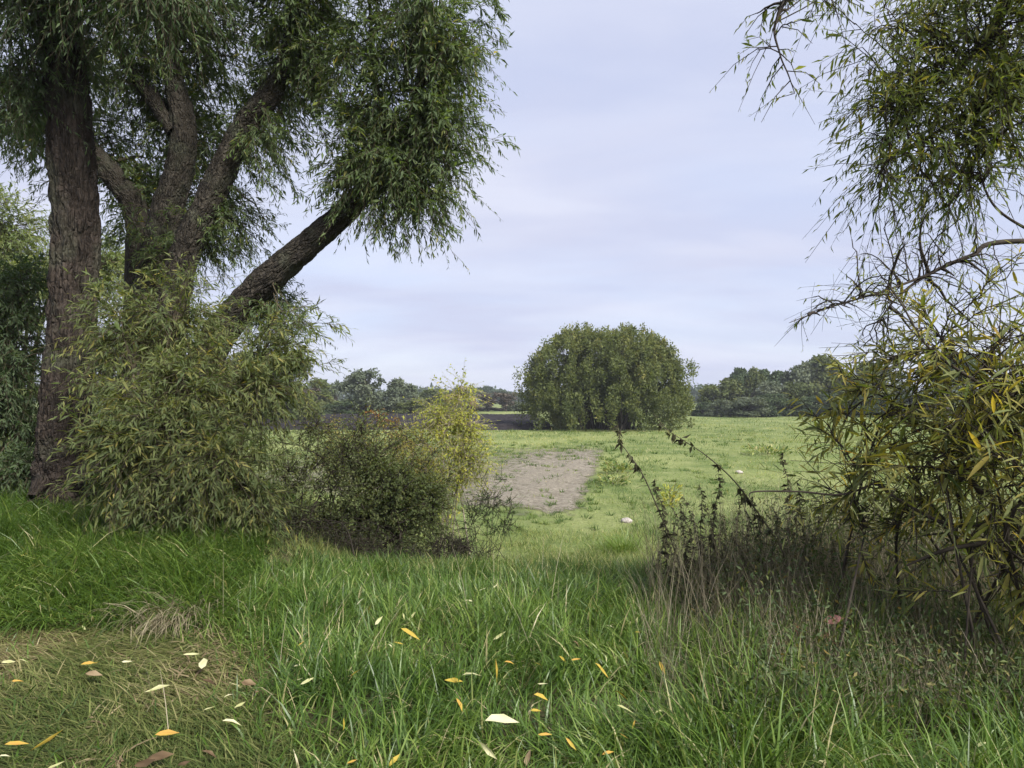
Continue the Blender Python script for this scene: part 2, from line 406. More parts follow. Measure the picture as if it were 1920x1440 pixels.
def barkmat(name, c0, c1, c2):
    m, nt, out = newmat(name)
    a = nt.nodes.new('ShaderNodeAttribute'); a.attribute_name = 'bark'
    n0 = noise(nt, 9, 6, 0.6, a.outputs['Vector'], (1, 1, 0.3)); c = ramp(nt, n0, [(0.25, c0), (0.5, c1), (0.75, c2)])
    mo = noise(nt, 1.7, 3, 0.5, a.outputs['Vector']); c = mix(nt, ramp(nt, mo, [(0.5, (0, 0, 0)), (0.72, (0.55,) * 3)]), c, (0.075, 0.085, 0.055))
    v = nt.nodes.new('ShaderNodeTexVoronoi'); v.feature = 'DISTANCE_TO_EDGE'; v.inputs['Scale'].default_value = 26
    mpn = nt.nodes.new('ShaderNodeMapping'); mpn.inputs['Scale'].default_value = (1, 1, 0.22)
    nt.links.new(a.outputs['Vector'], mpn.inputs[0])
    ds = nt.nodes.new('ShaderNodeMix'); ds.data_type = 'VECTOR'; ds.inputs[0].default_value = 0.06
    nz = nt.nodes.new('ShaderNodeTexNoise'); nz.inputs['Scale'].default_value = 7; nt.links.new(a.outputs['Vector'], nz.inputs['Vector'])
    nt.links.new(mpn.outputs[0], ds.inputs[4]); nt.links.new(nz.outputs['Color'], ds.inputs[5]); nt.links.new(ds.outputs[1], v.inputs['Vector'])
    b = nt.nodes.new('ShaderNodeBump'); b.inputs['Strength'].default_value = 1.0; b.inputs['Distance'].default_value = 0.10
    nt.links.new(v.outputs['Distance'], b.inputs['Height'])
    b2 = nt.nodes.new('ShaderNodeBump'); b2.inputs['Strength'].default_value = 0.7; b2.inputs['Distance'].default_value = 0.012
    nt.links.new(noise(nt, 60, 5, 0.65, a.outputs['Vector'], (1, 1, 0.35)), b2.inputs['Height']); nt.links.new(b.outputs[0], b2.inputs['Normal'])
    p = nt.nodes.new('ShaderNodeBsdfPrincipled'); nt.links.new(c, p.inputs['Base Color']); p.inputs['Roughness'].default_value = 0.9
    p.inputs['Specular IOR Level'].default_value = 0.15; nt.links.new(b2.outputs[0], p.inputs['Normal']); nt.links.new(p.outputs[0], out.inputs[0]); return m

M = {}
M['bark_red'] = barkmat('bark_red', (0.020, 0.0155, 0.0125), (0.036, 0.028, 0.0225), (0.066, 0.053, 0.044))
M['bark_grey'] = barkmat('bark_grey', (0.024, 0.020, 0.016), (0.042, 0.036, 0.028), (0.076, 0.066, 0.053))
M['twig'] = solid('twig', [(0.3, (0.05, 0.04, 0.028)), (0.7, (0.10, 0.085, 0.05))], 14)
M['twig_dark'] = solid('twig_dark', [(0.3, (0.028, 0.022, 0.017)), (0.7, (0.055, 0.045, 0.034))], 14)
M['twig_pale'] = solid('twig_pale', [(0.3, (0.20, 0.17, 0.12)), (0.7, (0.34, 0.30, 0.23))], 14)
WU = (0.17, 0.20, 0.14)
M['willow'] = leafmat('willow', [(0, (0.040, 0.070, 0.022)), (0.45, (0.065, 0.105, 0.030)), (0.8, (0.10, 0.14, 0.035)), (0.93, (0.19, 0.20, 0.04)), (1, (0.36, 0.28, 0.05))], WU)
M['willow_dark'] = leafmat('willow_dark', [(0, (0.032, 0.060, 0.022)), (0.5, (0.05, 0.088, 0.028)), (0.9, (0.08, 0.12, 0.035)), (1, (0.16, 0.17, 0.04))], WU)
M['willow_bush'] = leafmat('willow_bush', [(0, (0.045, 0.075, 0.025)), (0.4, (0.085, 0.12, 0.034)), (0.75, (0.155, 0.175, 0.048)), (0.92, (0.27, 0.24, 0.06)), (1, (0.38, 0.30, 0.09))], (0.19, 0.21, 0.12))
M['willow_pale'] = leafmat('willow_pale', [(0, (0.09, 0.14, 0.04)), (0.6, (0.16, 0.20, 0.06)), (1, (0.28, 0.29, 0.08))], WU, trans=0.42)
M['willow_yellow'] = leafmat('willow_yellow', [(0, (0.05, 0.08, 0.02)), (0.3, (0.11, 0.145, 0.032)), (0.55, (0.20, 0.21, 0.04)), (0.8, (0.35, 0.30, 0.055)), (0.93, (0.46, 0.34, 0.055)), (1, (0.42, 0.20, 0.03))], (0.2, 0.21, 0.12), uf=0.4, trans=0.4)
M['willow_fresh'] = leafmat('willow_fresh', [(0, (0.055, 0.09, 0.022)), (0.4, (0.10, 0.14, 0.032)), (0.7, (0.16, 0.185, 0.04)), (0.9, (0.28, 0.25, 0.05)), (1, (0.40, 0.30, 0.05))], (0.17, 0.19, 0.11), trans=0.45)
M['green_bush'] = leafmat('green_bush', [(0, (0.03, 0.055, 0.015)), (0.6, (0.055, 0.085, 0.022)), (0.9, (0.11, 0.13, 0.03)), (1, (0.2, 0.14, 0.04))], (0.12, 0.15, 0.09), trans=0.25)
M['thicket'] = leafmat('thicket', [(0, (0.055, 0.085, 0.022)), (0.5, (0.10, 0.13, 0.034)), (0.85, (0.155, 0.175, 0.05)), (1, (0.24, 0.19, 0.06))], (0.16, 0.19, 0.11), trans=0.4)
M['lime'] = leafmat('lime', [(0, (0.15, 0.19, 0.04)), (0.5, (0.27, 0.30, 0.06)), (0.9, (0.42, 0.40, 0.085)), (1, (0.46, 0.36, 0.08))], None, trans=0.4)
M['orange_leaf'] = leafmat('orange_leaf', [(0, (0.10, 0.10, 0.03)), (0.4, (0.19, 0.11, 0.035)), (1, (0.30, 0.13, 0.04))], None)
M['dead_leaf'] = leafmat('dead_leaf', [(0, (0.032, 0.029, 0.018)), (0.5, (0.066, 0.066, 0.034)), (0.85, (0.11, 0.115, 0.05)), (1, (0.17, 0.17, 0.06))], None, trans=0.12, rough=0.8)
M['bramble'] = leafmat('bramble', [(0, (0.04, 0.042, 0.024)), (0.5, (0.06, 0.07, 0.034)), (0.8, (0.09, 0.09, 0.05)), (1, (0.15, 0.125, 0.085))], None, trans=0.2)
M['red_leaf'] = leafmat('red_leaf', [(0, (0.22, 0.04, 0.03)), (0.5, (0.40, 0.085, 0.06)), (1, (0.55, 0.26, 0.24))], (0.5, 0.26, 0.25), trans=0.2)
M['grass'] = leafmat('grass', [(0, (0.040, 0.080, 0.014)), (0.35, (0.074, 0.135, 0.022)), (0.65, (0.125, 0.195, 0.036)), (0.86, (0.20, 0.26, 0.065)), (0.93, (0.32, 0.30, 0.14)), (1, (0.42, 0.37, 0.22))], None, trans=0.32, rough=0.42, spec=0.4)
M['grass_flat'] = leafmat('grass_flat', [(0, (0.055, 0.08, 0.022)), (0.3, (0.10, 0.125, 0.036)), (0.55, (0.18, 0.185, 0.07)), (0.78, (0.24, 0.215, 0.105)), (0.92, (0.32, 0.27, 0.155)), (1, (0.16, 0.11, 0.07))], None, trans=0.25, rough=0.5)
M['field_grass'] = leafmat('field_grass', [(0, (0.055, 0.10, 0.028)), (0.3, (0.10, 0.155, 0.045)), (0.6, (0.19, 0.235, 0.075)), (0.85, (0.29, 0.31, 0.11)), (1, (0.40, 0.36, 0.20))], None, trans=0.35)
M['straw'] = leafmat('straw', [(0, (0.12, 0.10, 0.06)), (0.5, (0.22, 0.19, 0.12)), (1, (0.40, 0.35, 0.24))], None, trans=0.15, rough=0.7)
M['weed_stalk'] = leafmat('weed_stalk', [(0, (0.06, 0.052, 0.034)), (0.6, (0.14, 0.12, 0.08)), (1, (0.30, 0.265, 0.19))], None, trans=0.1, rough=0.8)
M['far_dark'] = leafmat('far_dark', [(0, (0.035, 0.055, 0.026)), (0.6, (0.055, 0.08, 0.036)), (1, (0.085, 0.11, 0.05))], None, trans=0.2)
M['far_olive'] = leafmat('far_olive', [(0, (0.055, 0.075, 0.025)), (0.6, (0.09, 0.11, 0.038)), (1, (0.15, 0.16, 0.06))], None, trans=0.25)
M['far_grey'] = leafmat('far_grey', [(0, (0.06, 0.08, 0.05)), (0.6, (0.10, 0.12, 0.075)), (1, (0.16, 0.18, 0.12))], None, trans=0.25)
M['far_yellow'] = leafmat('far_yellow', [(0, (0.12, 0.12, 0.03)), (0.6, (0.22, 0.20, 0.05)), (1, (0.34, 0.26, 0.07))], None, trans=0.3)
M['far_orange'] = leafmat('far_orange', [(0, (0.17, 0.12, 0.05)), (0.6, (0.25, 0.17, 0.07)), (1, (0.32, 0.22, 0.10))], None, trans=0.3)
M['far_brown'] = leafmat('far_brown', [(0, (0.07, 0.058, 0.048)), (0.6, (0.11, 0.092, 0.075)), (1, (0.17, 0.14, 0.10))], None, trans=0.15)
M['clump'] = leafmat('clump', [(0, (0.058, 0.078, 0.025)), (0.5, (0.095, 0.118, 0.036)), (0.85, (0.15, 0.165, 0.052)), (1, (0.22, 0.20, 0.065))], (0.14, 0.16, 0.10), trans=0.38)
M['stone'] = solid('stone', [(0.35, (0.20, 0.17, 0.15)), (0.55, (0.40, 0.37, 0.34)), (0.75, (0.17, 0.14, 0.12))], 9, 0.8, 0.01, 40)
M['fallen_pale'] = leafmat('fallen_pale', [(0, (0.30, 0.31, 0.13)), (0.5, (0.42, 0.41, 0.23)), (1, (0.52, 0.49, 0.33))], None, trans=0.15, rough=0.6)
M['fallen_yellow'] = leafmat('fallen_yellow', [(0, (0.32, 0.24, 0.04)), (0.5, (0.40, 0.30, 0.055)), (1, (0.42, 0.24, 0.06))], None, trans=0.2, rough=0.6)
M['fallen_brown'] = leafmat('fallen_brown', [(0, (0.055, 0.036, 0.02)), (0.5, (0.12, 0.08, 0.045)), (1, (0.22, 0.165, 0.10))], None, trans=0.1, rough=0.75)

# ground material: soil and thatch on the bank, patchy meadow on the field
def ground_mat():
    m, nt, out = newmat('ground_cover')
    g = nt.nodes.new('ShaderNodeNewGeometry'); pos = g.outputs['Position']
    big = noise(nt, 0.16, 3, 0.5, pos); mid = noise(nt, 1.1, 5, 0.6, pos, (1, 0.6, 1)); fine = noise(nt, 9, 6, 0.7, pos)
    f = ramp(nt, mid, [(0.3, (0.08, 0.12, 0.035)), (0.5, (0.145, 0.185, 0.06)), (0.68, (0.24, 0.26, 0.11))])
    f = mix(nt, ramp(nt, big, [(0.42, (0, 0, 0)), (0.62, (0.75,) * 3)]), f, (0.26, 0.285, 0.11))
    f = mix(nt, ramp(nt, fine, [(0.35, (0.6,) * 3), (0.6, (0, 0, 0))]), f, (0.07, 0.09, 0.03))
    s = ramp(nt, fine, [(0.3, (0.05, 0.04, 0.025)), (0.55, (0.085, 0.085, 0.04)), (0.75, (0.15, 0.13, 0.075))])
    sp = nt.nodes.new('ShaderNodeSeparateXYZ'); nt.links.new(pos, sp.inputs[0])
    mr = nt.nodes.new('ShaderNodeMapRange'); mr.inputs[1].default_value = 9; mr.inputs[2].default_value = 14; nt.links.new(sp.outputs['Y'], mr.inputs[0])
    c = mix(nt, mr.outputs[0], s, f)
    p = nt.nodes.new('ShaderNodeBsdfPrincipled'); nt.links.new(c, p.inputs['Base Color']); p.inputs['Roughness'].default_value = 0.95
    p.inputs['Specular IOR Level'].default_value = 0.1
    b = nt.nodes.new('ShaderNodeBump'); b.inputs['Distance'].default_value = 0.06; nt.links.new(noise(nt, 5, 8, 0.7, pos), b.inputs['Height'])
    nt.links.new(b.outputs[0], p.inputs['Normal']); nt.links.new(p.outputs[0], out.inputs[0]); return m
M['ground'] = ground_mat()

# ------------------------------------------------------------------ ground
ys = np.concatenate([-np.geomspace(1, 301, 26)[::-1] + 1, np.linspace(0.15, 14, 90), np.geomspace(14.2, 1200, 190)])
u = np.linspace(-1, 1, 181); u = np.sign(u) * (0.45 * np.abs(u) + 0.55 * np.abs(u) ** 3)
XX = u[None, :] * (14 + 1.25 * np.abs(ys))[:, None]; YY = np.repeat(ys[:, None], len(u), 1)
ZZ = H(XX, YY) * 1.0
ny, nx = XX.shape
i = np.arange(ny - 1)[:, None] * nx; j = np.arange(nx - 1)[None]
Q = np.stack([i + j, i + j + 1, i + nx + j + 1, i + nx + j], -1).reshape(-1, 4)
tag(mesh_obj('ground', np.stack([XX, YY, ZZ], -1).reshape(-1, 3), Q, M['ground'], smooth=True), kind='structure')

def sheet(name, inside, x0, x1, y0, y1, nx, ny, lift, mat, relief):
    xs = np.linspace(x0, x1, nx); yy = np.linspace(y0, y1, ny)
    X, Y = np.meshgrid(xs, yy); Z = H(X, Y) + lift + relief(X, Y)
    i = np.arange(ny - 1)[:, None] * nx; j = np.arange(nx - 1)[None]
    Q = np.stack([i + j, i + j + 1, i + nx + j + 1, i + nx + j], -1).reshape(-1, 4)
    cx = X.ravel()[Q].mean(1); cy = Y.ravel()[Q].mean(1)
    return tag(mesh_obj(name, np.stack([X, Y, Z], -1).reshape(-1, 3), Q[inside(cx, cy)], mat, smooth=True), kind='structure')
# the bare stubble strip: soil showing through thinning grass, most open along its right side
def bare_d(x, y):
    """soft cover of bare soil, 0 to 1"""
    xr = 2.0 + (y - 18.5) * 0.178
    a = sstep((xr + .15 - x) / 0.9) * sstep((y - 16.6 - np.clip(1.2 - x, 0, 20) * 0.45) / 3.5) * sstep((46 - y) / 9)
    lf = 0.46 + 0.54 * sstep((x - xr + 6.0 + (y - 18) * 0.04) / 4.5)
    far = 1 - 0.28 * sstep((y - 27) / 12)
    return a * lf * far * sstep((x + 14) / 5)
def bare_in(x, y): return bare_d(x, y) > 0.3
def rows(x, y):
    a = (x - (y - 18.5) * 0.178)
    return 0.006 * np.sin(a * 9 + 2 * fbm(x * .7, y * .3, 0, 44)) + 0.01 * (fbm(x * 5, y * 5, 0, 45) - 0.5) - 0.012 * np.exp(-((a - 1.0) / 0.12) ** 2)
m, nt, out = newmat('bare_soil')
g = nt.nodes.new('ShaderNodeNewGeometry'); pos = g.outputs['Position']
c = ramp(nt, noise(nt, 7, 8, 0.75, pos), [(0.3, (0.11, 0.094, 0.07)), (0.5, (0.215, 0.19, 0.148)), (0.7, (0.35, 0.32, 0.265))])
p = nt.nodes.new('ShaderNodeBsdfPrincipled'); nt.links.new(c, p.inputs['Base Color']); p.inputs['Roughness'].default_value = 0.95; p.inputs['Specular IOR Level'].default_value = 0.1
b = nt.nodes.new('ShaderNodeBump'); b.inputs['Distance'].default_value = 0.06; nt.links.new(noise(nt, 14, 8, 0.75, pos), b.inputs['Height']); nt.links.new(b.outputs[0], p.inputs['Normal'])
e_ = nt.nodes.new('ShaderNodeAttribute'); e_.attribute_name = 'tint'
ns = ramp(nt, noise(nt, 2.2, 9, 0.8, pos, (1, .7, 1)), [(0.34, (0, 0, 0)), (0.66, (1, 1, 1))])
ad = nt.nodes.new('ShaderNodeMath'); ad.operation = 'ADD'; nt.links.new(e_.outputs['Fac'], ad.inputs[0]); nt.links.new(ns, ad.inputs[1])
mr = nt.nodes.new('ShaderNodeMapRange'); mr.inputs[1].default_value = 0.72; mr.inputs[2].default_value = 1.35; nt.links.new(ad.outputs[0], mr.inputs[0])
tr = nt.nodes.new('ShaderNodeBsdfTransparent'); mxs = nt.nodes.new('ShaderNodeMixShader'); nt.links.new(mr.outputs[0], mxs.inputs[0]); nt.links.new(tr.outputs[0], mxs.inputs[1]); nt.links.new(p.outputs[0], mxs.inputs[2])
nt.links.new(mxs.outputs[0], out.inputs[0]); M['bare'] = m
bs = sheet('bare_soil_strip', lambda x, y: bare_d(x, y) > 0.02, -14, 8, 16, 44, 180, 150, 0.022, M['bare'], rows)
cv = np.empty(len(bs.data.vertices) * 3, np.float32); bs.data.vertices.foreach_get('co', cv); cv = cv.reshape(-1, 3)
bs.data.attributes.new('tint', 'FLOAT', 'POINT').data.foreach_set('value', bare_d(cv[:, 0], cv[:, 1]).astype(np.float32))
# the ploughed strip
M['plough'] = solid('ploughed_soil', [(0.3, (0.007, 0.005, 0.006)), (0.55, (0.013, 0.010, 0.011)), (0.75, (0.026, 0.020, 0.021))], 3, 0.75, 0.12, 6, 0.3)
def plough_in(x, y):
    w = fbm(x * .5, y * .3, 0, 51) - .5
    return (x < 3.6 + (y - 64) * 0.0 + w * .8) & (x > -31 + w * 2)
def furrow(x, y):
    q = sstep((y - 64.2) / 1.2)
    return q * (0.36 + 0.16 * np.sin(y * 4.2 + 1.5 * fbm(x * .4, y * .2, 0, 52)) + 0.30 * (fbm(x * 2.2, y * 2.2, 0, 53) - .5)) + (1 - q) * -.1
sheet('ploughed_field', plough_in, -34, 5, 64, 104, 160, 130, 0.05, M['plough'], furrow)

# ------------------------------------------------------------------ grasses
def blades(X, Y, h, lean, az, w, tint, seg=3, zoff=0.0, bow=1.0):
    n = len(X); base = np.stack([X, Y, H(X, Y) - 0.01 + zoff], 1)
    dirh = np.stack([np.cos(az), np.sin(az), 0 * az], 1)
    tw = az + rng.normal(0, 0.9, n) + np.pi / 2
    side = np.stack([np.cos(tw), np.sin(tw), 0 * tw], 1)
    L = []; c = base.copy(); th0 = np.abs(rng.normal(0.12, 0.12, n)) + 0.12 * lean
    for k in range(seg + 1):
        q = k / seg
        if k:
            ang = th0 + lean * ((k - 0.5) / seg) ** bow
            c = c + dirh * (np.sin(ang) * h / seg)[:, None]; c[:, 2] += np.cos(ang) * h / seg
        if k < seg:
            ww = (w * (1 - 0.72 * q ** 2.0))[:, None] * 0.5
            L += [c - side * ww, c + side * ww]
        else: L.append(c)
    V = np.stack(L, 1); nv = V.shape[1]
    V[..., 2] = np.maximum(V[..., 2], H(X, Y)[:, None] + 0.004)
    tri = []
    for k in range(seg - 1):
        a = 2 * k; tri += [[a, a + 1, a + 3], [a, a + 3, a + 2]]
    a = 2 * (seg - 1); tri.append([a, a + 1, a + 2])
    Fc = (np.arange(n)[:, None, None] * nv + np.array(tri)[None]).reshape(-1, 3)
    return V.reshape(-1, 3), Fc, np.repeat(tint, nv)
def scatter(n, x0, x1, y0, y1, dens):
    X = rng.uniform(x0, x1, n); Y = rng.uniform(y0, y1, n)
    k = (rng.uniform(0, 1, n) < dens(X, Y)) & (np.abs(X) < 0.86 * Y + 0.7)
    return X[k], Y[k]
def flatness(X, Y):
    """1 where the grass of the trodden corner lies flat"""
    w = (fbm(X * 1.1, Y * 1.1, 0, 61) - .5) * 1.1
    return sstep((-X - 0.55 - (Y - 3.2) * 0.42 + w) / 0.9) * (1 - sstep((Y - 4.75 + w * 0.5) / 0.35)) 
def tinted(n, X, Y, dry=0.05, b=0.0, seed=70):
    t = np.clip(0.12 + 0.62 * fbm(X * 1.4, Y * 1.4, 0, seed) + rng.normal(0, 0.24, n) + b, 0, 0.88)
    d = rng.uniform(0, 1, n) < dry
    return np.where(d, rng.uniform(0.9, 1, n), t)
# 1 lush tall grass, foreground
X, Y = scatter(150000, -4.5, 5.6, 2.2, 7.2, lambda x, y: (1 - 0.93 * flatness(x, y)) * (0.35 + 0.65 * sstep((fbm(x * 2.6, y * 2.6, 0, 62) - 0.28) / 0.3)) * (1 - 0.6 * sstep((y - 6) / 1.2)) * np.where((y > 4.9) & (x < -2.2), 0, 1))
n = len(X); tuft = fbm(X * 1.7, Y * 1.7, 0, 63)
hh = (0.10 + 0.36 * tuft) * rng.uniform(0.5, 1.15, n) * (1 - 0.3 * sstep((Y - 5.2) / 1.5)) * (1 - 0.5 * flatness(X, Y)) * (1 + .45 * sstep((X / Y - .2) / .2))
az = 2 * np.pi * fbm(X * 1.6, Y * 1.6, 0, 64) * 3 + rng.normal(0, 1.2, n)
a = Acc(); a.add(*blades(X, Y, hh, np.abs(rng.normal(1.35, 0.65, n)), az, rng.uniform(0.0045, 0.0125, n), tinted(n, X, Y, 0.045, -.10 - 0.10 * sstep((X - 1.2) / 1.5))))
tag(a.build('tall_grass', M['grass']), 'lush green grass in long bent blades filling the foreground', 'grass', kind='stuff')
# 2 trodden grass on the left
X, Y = scatter(95000, -5.2, 0.6, 2.2, 5.3, lambda x, y: flatness(x, y))
n = len(X); az = 2.75 + 1.5 * (fbm(X * 0.8, Y * 0.8, 0, 65) - .5) * 2 + rng.normal(0, 0.5, n)
az = np.where(rng.uniform(0, 1, n) < .45, az + np.pi, az)
a = Acc(); a.add(*blades(X, Y, rng.uniform(0.07, 0.22, n) * (0.55 + 0.8 * fbm(X * 2, Y * 2, 0, 66)), rng.uniform(1.1, 1.75, n), az, rng.uniform(0.0035, 0.0075, n),
                         np.clip(-.25 + 1.35 * fbm(X * 1.5, Y * 1.5, 0, 67) + rng.normal(0, .22, n), 0, 1), zoff=0.01, bow=0.22))
X, Y = scatter(9000, -5.2, 0.6, 2.2, 5.0, lambda x, y: flatness(x, y) * sstep((fbm(x * 1.6, y * 1.6, 0, 91) - .52) / .12)); n = len(X)
a.add(*blades(X, Y, rng.uniform(.05, .16, n), rng.uniform(1.2, 1.7, n), rng.uniform(0, 6.28, n), rng.uniform(.006, .016, n), rng.uniform(.93, 1, n), zoff=.03, bow=.2))
tag(a.build('trodden_grass', M['grass_flat']), 'flattened yellowish green grass trodden down in the left foreground', 'grass', kind='stuff')
# 3 mound of arching grass on the left
X, Y = scatter(120000, -8.8, -1.6, 4.75, 10.8, lambda x, y: np.where((x < -2.05 + 0.5 * (fbm(x, y * 1.5, 0, 68) - .5) - 0.25 * (y - 5)), 1, 0) * (0.4 + 0.6 * sstep((fbm(x * 2, y * 2, 0, 69) - .3) / .25)) * (1 - 0.75 * sstep((y - 7) / 2)))
n = len(X); hh = (0.22 + 0.42 * fbm(X * 1.3, Y * 1.3, 0, 71)) * rng.uniform(0.6, 1.15, n)
az = -1.5 + rng.normal(0, 1.0, n) + 1.2 * (fbm(X, Y, 0, 72) - .5)
a = Acc(); a.add(*blades(X, Y, hh, np.abs(rng.normal(1.7, 0.55, n)), az, rng.uniform(0.006, 0.013, n), tinted(n, X, Y, 0.02, -0.1)))
tag(a.build('mound_grass', M['grass']), 'mound of deep green arching grass below the brown willow trunk', 'grass', kind='stuff')
# 4 grass of the slope
X, Y = scatter(135000, -5, 9, 6.0, 15.5, lambda x, y: (0.25 + 0.75 * sstep((fbm(x * 1.5, y * 1.5, 0, 73) - .3) / .3)) * (1 - 0.55 * sstep((y - 9) / 4)) * np.where(x < -3.2, .5, 1))
n = len(X); hh = (0.07 + 0.24 * fbm(X * 1.2, Y * 1.2, 0, 74)) * rng.uniform(0.6, 1.2, n)
a = Acc(); a.add(*blades(X, Y, hh, np.abs(rng.normal(1.1, .6, n)), rng.uniform(0, 6.28, n), rng.uniform(0.005, 0.010, n), tinted(n, X, Y, 0.13, 0.08), seg=2))
tag(a.build('slope_grass', M['field_grass']), 'rough green grass with dry stems on the slope below the bank', 'grass', kind='stuff')
# 5 meadow
n = 155000
Y = np.exp(rng.uniform(math.log(13), math.log(105), n)); X = rng.uniform(-0.86, 0.86, n) * Y
bi = bare_in(X, Y); pl = plough_in(X, Y) & (Y > 63) & (Y < 105)
bd = bare_d(X, Y); keep = ~pl & (rng.uniform(0, 1, n) > 0.93 * bd * (1 - .6 * sstep((fbm(X * 1.3, Y * .9, 0, 81) - .55) / .12)))
keep &= rng.uniform(0, 1, n) < (0.3 + 0.7 * sstep((fbm(X * 0.9, Y * 0.6, 0, 82) - .3) / .35))
X, Y = X[keep], Y[keep]; n = len(X)
sc = np.clip(Y / 22, 0.8, 3.2)
lump = fbm(X * 0.5, Y * 0.35, 0, 83)
hum = sstep((fbm(X * 1.1, Y * 0.7, 0, 86) - .53) / .14)
hh = (0.05 + 0.17 * lump ** 2 * 1.6 + .10 * hum) * rng.uniform(0.6, 1.3, n) * sc ** 0.45
az = rng.uniform(0, 6.28, n)
t = np.clip(0.02 + 1.0 * fbm(X * 0.30, Y * 0.18, 0, 84) + rng.normal(0, .13, n) - 0.34 * hum + .1 - .1 * sstep((Y - 35) / 40), 0, .95)
a = Acc(); a.add(*blades(X, Y, hh, np.abs(rng.normal(1.25, .5, n)), az, rng.uniform(0.010, 0.020, n) * sc ** .9, np.where(rng.uniform(0, 1, n) < .05, 1, t), seg=2))
nt_ = 620; Yt = np.exp(rng.uniform(math.log(14), math.log(75), nt_)); Xt = rng.uniform(-.3, .62, nt_) * Yt
ok = (fbm(Xt * .25, Yt * .2, 0, 88) > .45) & (rng.uniform(0, 1, nt_) > .9 * bare_d(Xt, Yt)) & ~(plough_in(Xt, Yt) & (Yt > 62)); Xt, Yt = Xt[ok], Yt[ok]
Yb = rng.uniform(16.5, 44, 420); Xb = 2.0 + (Yb - 18.5) * .178 - 12 * rng.uniform(0, 1, 420) ** 1.1 + .4; okb = rng.uniform(0, 1, 420) > .62 * bare_d(Xb, Yb)
Xt, Yt = np.concatenate([Xt, Xb[okb]]), np.concatenate([Yt, Yb[okb]])
kb = 26; rt = np.repeat(rng.uniform(.06, .24, len(Xt)), kb) * np.clip(np.repeat(Yt, kb) / 25, .8, 2); n = len(rt)
a2 = rng.uniform(0, 6.28, n); q = np.sqrt(rng.uniform(0, 1, n)); X = np.repeat(Xt, kb) + rt * q * np.cos(a2); Y = np.repeat(Yt, kb) + rt * q * np.sin(a2)
a.add(*blades(X, Y, rng.uniform(.10, .30, n) * (.6 + 1.2 * rt), np.abs(rng.normal(1.1, .5, n)), a2, rng.uniform(.012, .026, n) * np.clip(Y / 22, .8, 2), np.clip(np.repeat(rng.uniform(0, .55, len(Xt)), kb) + rng.normal(0, .08, n), 0, 1), seg=2))
tag(a.build('meadow_grass', M['field_grass']), 'low tufted meadow grass covering the field', 'grass', kind='stuff')

# ------------------------------------------------------------------ the willows on the left
def vol(px, py, rx, ry, Y, rY, k=1.0):
    return (at(px, py, Y), A(rx / F * Y, rY, ry / F * Y), k)
def path(pts): return np.array([at(*p) for p in pts])
def dense(C, n=30): return spline(C, n)

# tree with the brown upright trunk
tA = thing('willow_tree', 'old willow with a thick upright reddish-brown furrowed trunk at the left edge', 'tree', at(128, 955, 9.0))
trunkA = path([(128, 1000, 9.0), (118, 900, 9.0), (118, 800, 9), (136, 620, 9), (141, 420, 9), (130, 220, 8.95), (114, 20, 8.9), (104, -180, 8.8), (80, -420, 8.6)])
bark_limb('trunk', trunkA, [0.38, 0.33, 0.32, 0.305, 0.295, 0.275, 0.25, 0.21, 0.15], M['bark_red'], tA, 128, 0.025, 0.075, 3, 0.55, 0.55)
for k, (pp, rr) in enumerate([([(100, 930, 8.95), (80, 905, 8.7), (60, 935, 8.4)], [.16, .12, .07]), ([(150, 900, 8.9), (190, 880, 8.6), (215, 930, 8.4)], [.2, .14, .08])]):
    bark_limb('root', path(pp), rr, M['bark_red'], tA, 32, 0.03, 0.03, 20 + k)
fo = Foliage()
lA = np.vstack([dense(trunkA[5:]), dense(path([(110, 60, 8.9), (20, -60, 8.6), (-80, -160, 8.4)])), dense(path([(112, -20, 8.9), (220, -120, 8.2), (330, -220, 7.6)]))])
for c, r in ((path([(110, 60, 8.9), (20, -60, 8.6), (-80, -160, 8.4)]), [.14, .1, .06]), (path([(112, -20, 8.9), (220, -120, 8.2), (330, -220, 7.6)]), [.14, .1, .06])):
    bark_limb('limb', c, r, M['bark_grey'], tA, 28, 0.05, 0.02, 5)
fo.crown(lA, [vol(40, 60, 110, 90, 8.6, .8, 1.3), vol(160, -30, 190, 70, 8, .8, 1.6), vol(10, 190, 60, 70, 8.8, .6, .6), vol(300, 10, 110, 50, 7.6, .6, 1.0), vol(30, -120, 160, 90, 8, 1, .8)],
         nb=36, ntw=10, K=16, lL=0.13, lW=0.026, droop=0.55, hang=0.5)
fo.crown(lA, [vol(100, -350, 420, 160, 7.5, 2.0)], nb=60, ntw=6, K=12, lL=0.2, lW=0.045, droop=0.5)
fo.build(tA, M['willow_dark'], M['twig'], split=60, objmat=M['willow_dark'], flat=True)

